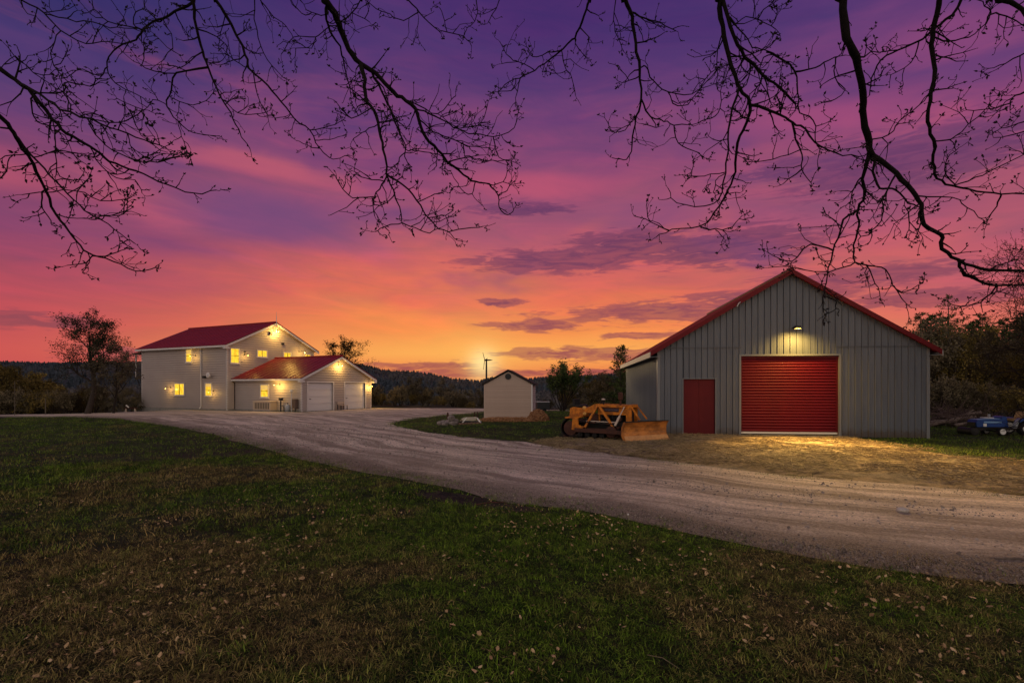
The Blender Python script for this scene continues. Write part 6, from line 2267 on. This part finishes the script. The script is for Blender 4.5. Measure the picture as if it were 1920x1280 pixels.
('M',1,0.005,0.003,[(-0.14,6.9,6.99),(-0.24,6.95,6.82),(-0.31,7.01,6.73)]),
('M',0,0.004,0.003,[(-0.82,6.74,6.42),(-0.86,6.7,6.59),(-0.91,6.68,6.68)]),
('M',1,0.011,0.004,[(0.95,6.4,6.67),(0.93,6.43,6.6),(0.88,6.52,6.47),(0.82,6.65,6.34),(0.71,6.75,6.27),(0.49,6.9,6.16),(0.29,6.98,6.08),(0.11,7.02,6.0),(-0.05,7.04,5.96),(-0.19,7.05,5.83)]),
('M',0,0.006,0.003,[(0.63,6.81,6.23),(0.46,6.83,6.2),(0.26,6.9,6.2),(0.21,6.94,6.32)]),
('M',0,0.005,0.003,[(0.29,6.98,6.08),(0.08,6.97,6.18),(-0.13,6.96,6.15)]),
('M',0,0.005,0.003,[(0.08,6.97,6.18),(-0.03,6.98,6.24),(-0.16,6.98,6.45)]),
('M',0,0.005,0.003,[(0.11,7.02,6.0),(0.05,7.14,5.8),(0.07,7.21,5.73)]),
('M',0,0.005,0.003,[(0.63,6.8,6.24),(0.67,6.76,6.0),(0.76,6.76,5.85),(0.8,6.73,5.61)]),
('M',0,0.005,0.003,[(0.79,6.68,6.32),(0.83,6.73,6.21),(0.94,6.77,6.11)]),
('M',0,0.005,0.003,[(0.05,7.03,5.99),(0.0,6.99,5.82),(-0.18,6.97,5.79)]),
('R',1,0.017,0.004,[(1.24,6.0,6.38),(1.29,6.05,6.32),(1.38,6.15,6.21),(1.45,6.26,5.96),(1.51,6.31,5.68),(1.54,6.37,5.38),(1.51,6.44,5.21),(1.49,6.52,5.08),(1.49,6.68,4.88),(1.42,6.76,4.81),(1.29,6.86,4.88)]),
('R',0,0.008,0.003,[(1.54,6.37,5.38),(1.67,6.45,5.21),(1.86,6.51,5.18),(2.0,6.58,5.16),(2.35,6.75,5.27)]),
('R',0,0.006,0.002,[(2.0,6.58,5.16),(2.02,6.5,4.9),(2.17,6.43,4.79),(2.28,6.34,4.66)]),
('R',0,0.006,0.004,[(1.52,6.32,5.62),(1.33,6.32,5.54)]),
('R',0,0.008,0.002,[(1.36,6.13,6.24),(1.55,6.19,6.21),(1.75,6.29,6.22),(1.96,6.38,6.19)]),
('R',0,0.006,0.002,[(1.51,6.3,5.69),(1.58,6.29,5.71),(1.67,6.29,5.53),(1.84,6.29,5.41),(2.1,6.21,5.35),(2.27,6.06,5.51),(2.43,5.95,5.53)]),
('R',0,0.005,0.003,[(1.51,6.44,5.21),(1.38,6.55,5.09),(1.25,6.65,5.12),(1.21,6.7,5.26)]),
('R',0,0.005,0.003,[(1.67,6.45,5.21),(1.76,6.5,5.09),(1.6,6.58,5.18)]),
('R',0,0.005,0.003,[(1.84,6.29,5.41),(1.92,6.33,5.29),(2.11,6.4,5.33),(2.3,6.52,5.59),(2.55,6.66,5.89)]),
('R',0,0.005,0.003,[(2.35,6.75,5.27),(2.54,6.78,5.35),(2.65,6.79,5.48),(2.7,6.86,5.83),(2.82,6.97,6.15)]),
('R',1,0.005,0.003,[(1.25,6.4,6.62),(1.24,6.51,6.34),(1.31,6.57,6.21),(1.39,6.62,6.09)]),
('R',1,0.019,0.004,[(2.16,5.6,6.08),(2.19,5.63,6.01),(2.25,5.69,5.78),(2.31,5.69,5.46),(2.42,5.71,5.17),(2.57,5.77,4.98),(2.57,5.85,4.82),(2.53,5.98,4.66),(2.56,6.14,4.41),(2.52,6.23,4.23),(2.4,6.29,4.0),(2.22,6.3,3.83),(1.89,6.3,3.79),(1.71,6.32,3.71)]),
('R',0,0.009,0.002,[(2.43,5.71,5.16),(2.33,5.68,4.78),(2.29,5.65,4.46),(2.26,5.66,4.21),(2.22,5.75,3.95),(2.09,5.82,3.91),(1.83,5.95,3.98),(1.76,6.01,4.17)]),
('R',0,0.006,0.003,[(2.22,6.3,3.83),(2.43,6.37,3.81),(2.67,6.47,3.88),(2.83,6.56,4.04)]),
('R',0,0.005,0.002,[(1.87,6.3,3.78),(1.64,6.26,3.87),(1.42,6.2,3.92)]),
('R',0,0.004,0.002,[(2.26,5.66,4.21),(2.02,5.6,4.15),(1.84,5.57,4.14)]),
('R',0,0.005,0.002,[(2.5,6.24,4.2),(2.66,6.23,4.2)]),
('R',0,0.004,0.002,[(2.26,5.67,4.2),(2.18,5.7,4.14),(2.17,5.72,4.02),(2.19,5.73,3.96)]),
('R',0,0.005,0.002,[(2.43,6.37,3.81),(2.51,6.32,3.7)]),
('R',0,0.016,0.009,[(2.17,5.6,6.07),(2.22,5.62,6.01),(2.29,5.6,5.73),(2.45,5.68,5.5),(2.61,5.76,5.4),(2.79,5.86,5.32),(2.97,5.94,5.28),(3.22,6.06,5.15)]),
('R',0,0.006,0.002,[(2.27,5.61,5.83),(2.35,5.55,5.67),(2.45,5.53,5.53),(2.48,5.51,5.44),(2.6,5.49,5.4),(2.73,5.46,5.31)]),
('R',0,0.006,0.003,[(2.48,5.69,5.48),(2.44,5.76,5.36),(2.45,5.82,5.28)]),
('R',0,0.006,0.003,[(2.72,5.82,5.36),(2.79,5.81,5.21),(2.78,5.76,5.03)]),
('R',0,0.004,0.002,[(2.3,5.61,5.71),(2.43,5.64,5.82),(2.6,5.63,5.82),(2.78,5.62,5.7)]),
('R',0,0.004,0.002,[(2.6,5.63,5.82),(2.67,5.57,5.91),(2.74,5.48,5.91)]),
('R',0,0.005,0.002,[(2.26,5.69,5.74),(2.24,5.81,5.6),(2.28,5.96,5.3)]),
('R',0,0.012,0.004,[(2.57,5.77,4.98),(2.69,5.7,4.91),(2.82,5.6,4.79),(2.93,5.56,4.69),(3.04,5.53,4.6),(3.2,5.52,4.41),(3.41,5.49,4.32),(3.59,5.44,4.29)]),
('R',0,0.008,0.003,[(2.92,5.56,4.7),(2.98,5.6,4.53),(3.04,5.6,4.37),(3.06,5.64,4.23),(3.2,5.71,4.12)]),
('R',0,0.007,0.003,[(3.06,5.64,4.23),(2.88,5.66,4.09)]),
('R',0,0.004,0.003,[(3.02,5.6,4.42),(2.87,5.68,4.38),(2.64,5.78,4.37)]),
('R',0,0.008,0.004,[(2.62,5.49,5.38),(2.7,5.51,5.38),(2.86,5.57,5.32),(2.98,5.6,5.24),(3.01,5.62,5.04),(3.04,5.63,4.84),(3.2,5.65,4.76),(3.25,5.71,4.57),(3.36,5.76,4.49)]),
('R',0,0.007,0.003,[(2.98,5.6,5.24),(3.18,5.59,5.27),(3.33,5.61,5.37),(3.53,5.64,5.44)]),
('R',0,0.005,0.003,[(3.41,5.62,5.4),(3.4,5.62,5.19),(3.53,5.66,5.08),(3.41,5.7,4.99)]),
('R',0,0.005,0.003,[(2.86,5.57,5.32),(2.66,5.54,5.39),(2.56,5.55,5.2),(2.67,5.52,4.9)]),
('R',0,0.005,0.003,[(2.82,5.6,4.79),(2.77,5.55,4.97),(2.76,5.47,5.16)]),
('R',1,0.035,0.027,[(3.21,5.2,5.8),(3.23,5.22,5.72),(3.27,5.21,5.35),(3.41,5.28,5.19),(3.6,5.47,4.95),(3.69,5.6,4.76),(3.81,5.7,4.55),(3.87,5.73,4.42)]),
('R',0,0.020,0.010,[(3.87,5.73,4.42),(4.05,5.62,4.19),(4.17,5.57,3.99),(4.27,5.57,3.83),(4.33,5.6,3.63),(4.53,5.63,3.55),(4.57,5.65,3.41),(4.73,5.65,3.28),(4.92,5.6,3.17),(5.1,5.5,3.13),(5.27,5.38,3.1)]),
('R',0,0.015,0.006,[(3.84,5.72,4.48),(3.85,5.84,4.2),(3.92,5.93,4.07),(3.92,6.05,3.94),(4.0,6.15,3.8),(4.02,6.28,3.6),(4.09,6.36,3.42)]),
('R',0,0.009,0.003,[(3.92,6.05,3.94),(3.7,5.95,3.8),(3.55,5.8,3.56),(3.36,5.62,3.27),(3.22,5.47,3.0),(3.15,5.39,2.84),(3.12,5.34,2.68)]),
('R',0,0.011,0.005,[(3.87,5.73,4.43),(3.87,5.68,4.14),(3.93,5.64,4.03),(4.05,5.63,4.01),(4.19,5.64,3.88),(4.35,5.67,3.84)]),
('R',0,0.007,0.003,[(3.85,5.83,4.24),(3.75,5.84,4.14),(3.67,5.8,3.88)]),
('R',0,0.007,0.002,[(4.05,5.62,4.18),(3.81,5.47,3.85),(3.73,5.36,3.66),(3.52,5.22,3.47),(3.32,5.12,3.34)]),
('R',0,0.007,0.003,[(4.09,6.36,3.42),(4.27,6.39,3.39),(4.48,6.38,3.33),(4.57,6.39,3.15),(4.73,6.41,3.07),(4.98,6.46,3.21)]),
('R',0,0.007,0.003,[(3.44,5.7,3.39),(3.26,5.82,3.49),(3.12,5.96,3.34),(2.89,6.02,3.45)]),
('R',0,0.006,0.003,[(4.09,6.36,3.42),(3.87,6.37,3.33),(3.63,6.41,3.32),(3.38,6.51,3.41),(3.17,6.6,3.41)]),
('R',0,0.006,0.003,[(4.57,6.39,3.15),(4.72,6.38,2.93)]),
('R',0,0.006,0.003,[(4.24,6.39,3.4),(4.39,6.43,3.19),(4.43,6.42,3.03)]),
('R',0,0.004,0.003,[(3.15,5.39,2.84),(3.3,5.43,2.82),(3.3,5.45,2.73),(3.21,5.45,2.68)]),
('R',0,0.012,0.007,[(4.73,5.65,3.28),(4.79,5.69,3.18),(5.03,5.78,3.09),(5.41,5.94,3.07),(6.01,6.15,3.11)]),
('R',0,0.007,0.003,[(5.41,5.94,3.07),(5.27,5.93,2.93),(4.99,5.86,2.82),(4.79,5.85,2.86)]),
('R',0,0.006,0.003,[(4.26,5.57,3.85),(4.11,5.52,3.74),(4.1,5.5,3.6),(4.06,5.49,3.5)]),
('R',0,0.005,0.003,[(3.55,5.8,3.56),(3.62,5.77,3.69),(3.65,5.74,3.81)]),
('R',0,0.005,0.003,[(3.8,5.69,4.57),(3.99,5.65,4.6),(4.07,5.61,4.72),(4.19,5.47,4.82),(4.21,5.37,4.9)]),
('R',1,0.019,0.006,[(4.75,5.9,6.32),(4.76,5.93,6.24),(4.76,6.01,6.04),(4.75,6.03,5.8),(4.77,6.02,5.51),(4.73,6.04,5.18),(4.75,6.1,4.96),(4.89,6.18,4.8),(4.99,6.31,4.59),(5.1,6.4,4.45),(5.37,6.49,4.38),(5.71,6.56,4.34),(6.04,6.58,4.32),(6.43,6.58,4.33)]),
('R',1,0.013,0.005,[(5.48,6.4,6.7),(5.43,6.44,6.6),(5.38,6.53,6.49),(5.28,6.65,6.41),(5.18,6.75,6.33),(4.96,6.85,6.26),(4.77,6.89,6.16),(4.66,6.9,5.93),(4.62,6.89,5.7)]),
('R',0,0.006,0.003,[(4.89,6.19,4.79),(5.07,6.16,4.79),(5.29,6.18,4.97),(5.56,6.13,5.23)]),
('R',0,0.006,0.003,[(4.96,6.85,6.26),(4.55,6.76,6.19),(4.47,6.73,6.34)]),
('R',0,0.006,0.003,[(5.16,6.76,6.32),(5.01,6.7,6.01),(4.73,6.66,5.83)]),
('R',0,0.007,0.003,[(4.76,6.02,5.88),(4.86,5.94,5.78),(4.94,5.77,5.72),(5.01,5.64,5.77),(5.01,5.58,5.85)]),
('R',0,0.007,0.003,[(5.01,5.64,5.77),(5.11,5.69,5.91),(5.33,5.75,5.93),(5.69,5.82,5.83)]),
('R',0,0.005,0.003,[(5.01,5.58,5.84),(4.96,5.59,5.94),(4.86,5.59,6.01)]),
('R',1,0.019,0.014,[(4.99,5.5,5.97),(5.07,5.51,5.92),(5.21,5.51,5.88),(5.34,5.47,5.68)]),
('R',1,0.007,0.003,[(5.87,6.0,5.74),(5.67,6.12,5.66),(5.51,6.16,5.61)]),
('R',1,0.010,0.003,[(6.06,6.2,5.41),(5.9,6.28,5.34),(5.92,6.34,5.22)]),
('R',0,0.006,0.003,[(5.91,6.3,5.3),(5.8,6.39,5.27),(5.64,6.62,5.37)]),
('R',1,0.007,0.003,[(6.26,6.4,5.15),(5.97,6.51,5.09)]),
('R',0,0.007,0.003,[(6.26,6.4,5.15),(6.21,6.47,5.03),(6.02,6.67,5.05)]),
('R',0,0.006,0.003,[(5.41,6.5,4.37),(5.23,6.43,4.49),(5.16,6.34,4.63),(5.26,6.28,4.75)]),
('R',0,0.006,0.003,[(5.37,6.49,4.38),(5.61,6.45,4.46),(5.86,6.42,4.58),(6.36,6.51,4.82)]),
('R',0,0.008,0.003,[(6.04,6.58,4.32),(6.03,6.65,4.17),(6.0,6.76,4.02)]),
('R',0,0.006,0.003,[(4.21,5.57,3.93),(4.78,5.78,3.98),(4.96,5.82,3.89),(5.18,5.86,3.77)]),
]
TRUNKS = {'L': ((-9.4, 2.6), 7.5, .24, 'big bare tree just outside the left edge, its budding limbs reaching into the view'),
          'M': ((-1.6, -3.4), 8.5, .27, 'big bare tree overhead whose budding limbs droop into the middle of the sky'),
          'R': ((9.8, 1.4), 8.5, .30, 'big bare tree at the right whose knotty limbs hang over the barn')}
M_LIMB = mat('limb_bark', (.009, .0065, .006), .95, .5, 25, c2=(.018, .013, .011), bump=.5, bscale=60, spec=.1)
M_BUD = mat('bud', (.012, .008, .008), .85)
rl = np.random.default_rng(77)


def smooth(P, k=4):
    P = [Vector(p) for p in P]
    out = []
    for i in range(len(P) - 1):
        p0, p1, p2, p3 = P[max(i - 1, 0)], P[i], P[i + 1], P[min(i + 2, len(P) - 1)]
        for j in range(k):
            t = j / k
            q = .5 * ((2 * p1) + (p2 - p0) * t + (2 * p0 - 5 * p1 + 4 * p2 - p3) * t * t + (3 * p1 - p0 - 3 * p2 + p3) * t ** 3)
            out.append(q)
    out.append(P[-1])
    return out


class OverTree:
    def __init__(s, key):
        (x, y), h, r, lab = TRUNKS[key]
        s.base = Vector((x, y, g0(x, y)))
        s.t = thing('overhanging_tree', lab, 'tree', tuple(s.base))
        s.tw, s.bd = MB(), MB()
        s.h, s.r = h, r
        MB().tube([(0, 0, -.3), (.02, .03, h * .3), (.08, -.04, h * .6), (.02, .05, h)], [r * 1.25, r, r * .8, r * .45], 14).build('trunk', M_LIMB, s.t, smooth=True)

    def bud(s, p, d, sc):
        d = d.normalized()
        u = d.orthogonal().normalized()
        v = d.cross(u)
        L, w = .034 * sc, .0075 * sc
        m = p + d * L * .45
        s.bd.add([p, m + u * w, m + v * w, m - u * w, m - v * w, p + d * L], [(0, 1, 2), (0, 2, 3), (0, 3, 4), (0, 4, 1), (5, 2, 1), (5, 3, 2), (5, 4, 3), (5, 1, 4)])

    def cluster(s, p, d, sc=1.0):
        for k in range(rl.integers(1, 4)):
            s.bud(p, d + Vector(rl.normal(0, .75, 3)) + Vector((0, 0, .2)), sc * rl.uniform(.6, 1.2))

    def twig(s, p, d, L, r, lev):
        n = 3 if lev else 4
        pts, rad = [p], [r]
        q, dd = p.copy(), d.normalized()
        curl = Vector(rl.normal(0, .11, 3))
        for i in range(n):
            dd = (dd + curl + Vector(rl.normal(0, .30, 3)) + Vector((0, 0, .07))).normalized()
            q = q + dd * (L / n)
            pts.append(q.copy())
            rad.append(max(.0030, r * (1 - .65 * (i + 1) / n)))
        s.tw.tube(pts, rad, 4 if r > .004 else 3, cap=False)
        if lev < 2:
            for k in range(1 + int(rl.integers(0, 3)) if lev == 0 else int(rl.integers(0, 2))):
                i = int(rl.integers(1, n))
                t = pts[i + 1] - pts[i] if i < n else dd
                a = t.normalized() + Vector(rl.normal(0, .8, 3))
                s.twig(pts[i], a, L * rl.uniform(.35, .65), rad[i] * .75, lev + 1)
        for i in range(1, n):
            if rl.random() < .38:
                s.bud(pts[i], Vector(rl.normal(0, 1, 3)) + dd * .6, .6)
        s.cluster(pts[-1], dd, .95 if rl.random() < .8 else 1.4)


OT = {k: OverTree(k) for k in TRUNKS}
for key, root, r0, r1, pts in LIMBS:
    r0, r1 = r0 * (1.45 if r0 < .026 else 1.08), max(.0045, r1 * 1.25)
    T = OT[key]
    P = [Vector(p) - T.base for p in pts]
    if root:
        # carry the limb back to its trunk in one arch
        a = P[0]
        zt2 = min(T.h * .93, max(2.6, a.z * .80))
        b = Vector((0, 0, zt2))
        out = (P[1] - P[0]).normalized()
        c1 = a - out * (b - a).length * .35 + Vector((0, 0, .5))
        back = []
        for i in range(6):
            t = i / 6
            back.append((b * (1 - t) ** 2 + c1 * (2 * t * (1 - t)) + a * t * t) + Vector(rl.normal(0, .09 * math.sin(math.pi * t), 3)))
        P = back + P
        rb = min(T.r * .42, r0 * 1.9)
    S = smooth(P, 3)
    n = len(S)
    # fine knots and kinks
    for i in range(1, n - 1):
        S[i] = S[i] + Vector(rl.normal(0, .006, 3))
    L = [0]
    for i in range(1, n):
        L.append(L[-1] + (S[i] - S[i - 1]).length)
    nb0 = 18 if root else 0
    rad = []
    for i in range(n):
        if i < nb0:
            rad.append(rb + (r0 - rb) * i / nb0)
        else:
            f = (L[i] - L[nb0]) / max(.01, L[-1] - L[nb0])
            rad.append((r0 + (r1 - r0) * f ** .8) * rl.uniform(.92, 1.1))
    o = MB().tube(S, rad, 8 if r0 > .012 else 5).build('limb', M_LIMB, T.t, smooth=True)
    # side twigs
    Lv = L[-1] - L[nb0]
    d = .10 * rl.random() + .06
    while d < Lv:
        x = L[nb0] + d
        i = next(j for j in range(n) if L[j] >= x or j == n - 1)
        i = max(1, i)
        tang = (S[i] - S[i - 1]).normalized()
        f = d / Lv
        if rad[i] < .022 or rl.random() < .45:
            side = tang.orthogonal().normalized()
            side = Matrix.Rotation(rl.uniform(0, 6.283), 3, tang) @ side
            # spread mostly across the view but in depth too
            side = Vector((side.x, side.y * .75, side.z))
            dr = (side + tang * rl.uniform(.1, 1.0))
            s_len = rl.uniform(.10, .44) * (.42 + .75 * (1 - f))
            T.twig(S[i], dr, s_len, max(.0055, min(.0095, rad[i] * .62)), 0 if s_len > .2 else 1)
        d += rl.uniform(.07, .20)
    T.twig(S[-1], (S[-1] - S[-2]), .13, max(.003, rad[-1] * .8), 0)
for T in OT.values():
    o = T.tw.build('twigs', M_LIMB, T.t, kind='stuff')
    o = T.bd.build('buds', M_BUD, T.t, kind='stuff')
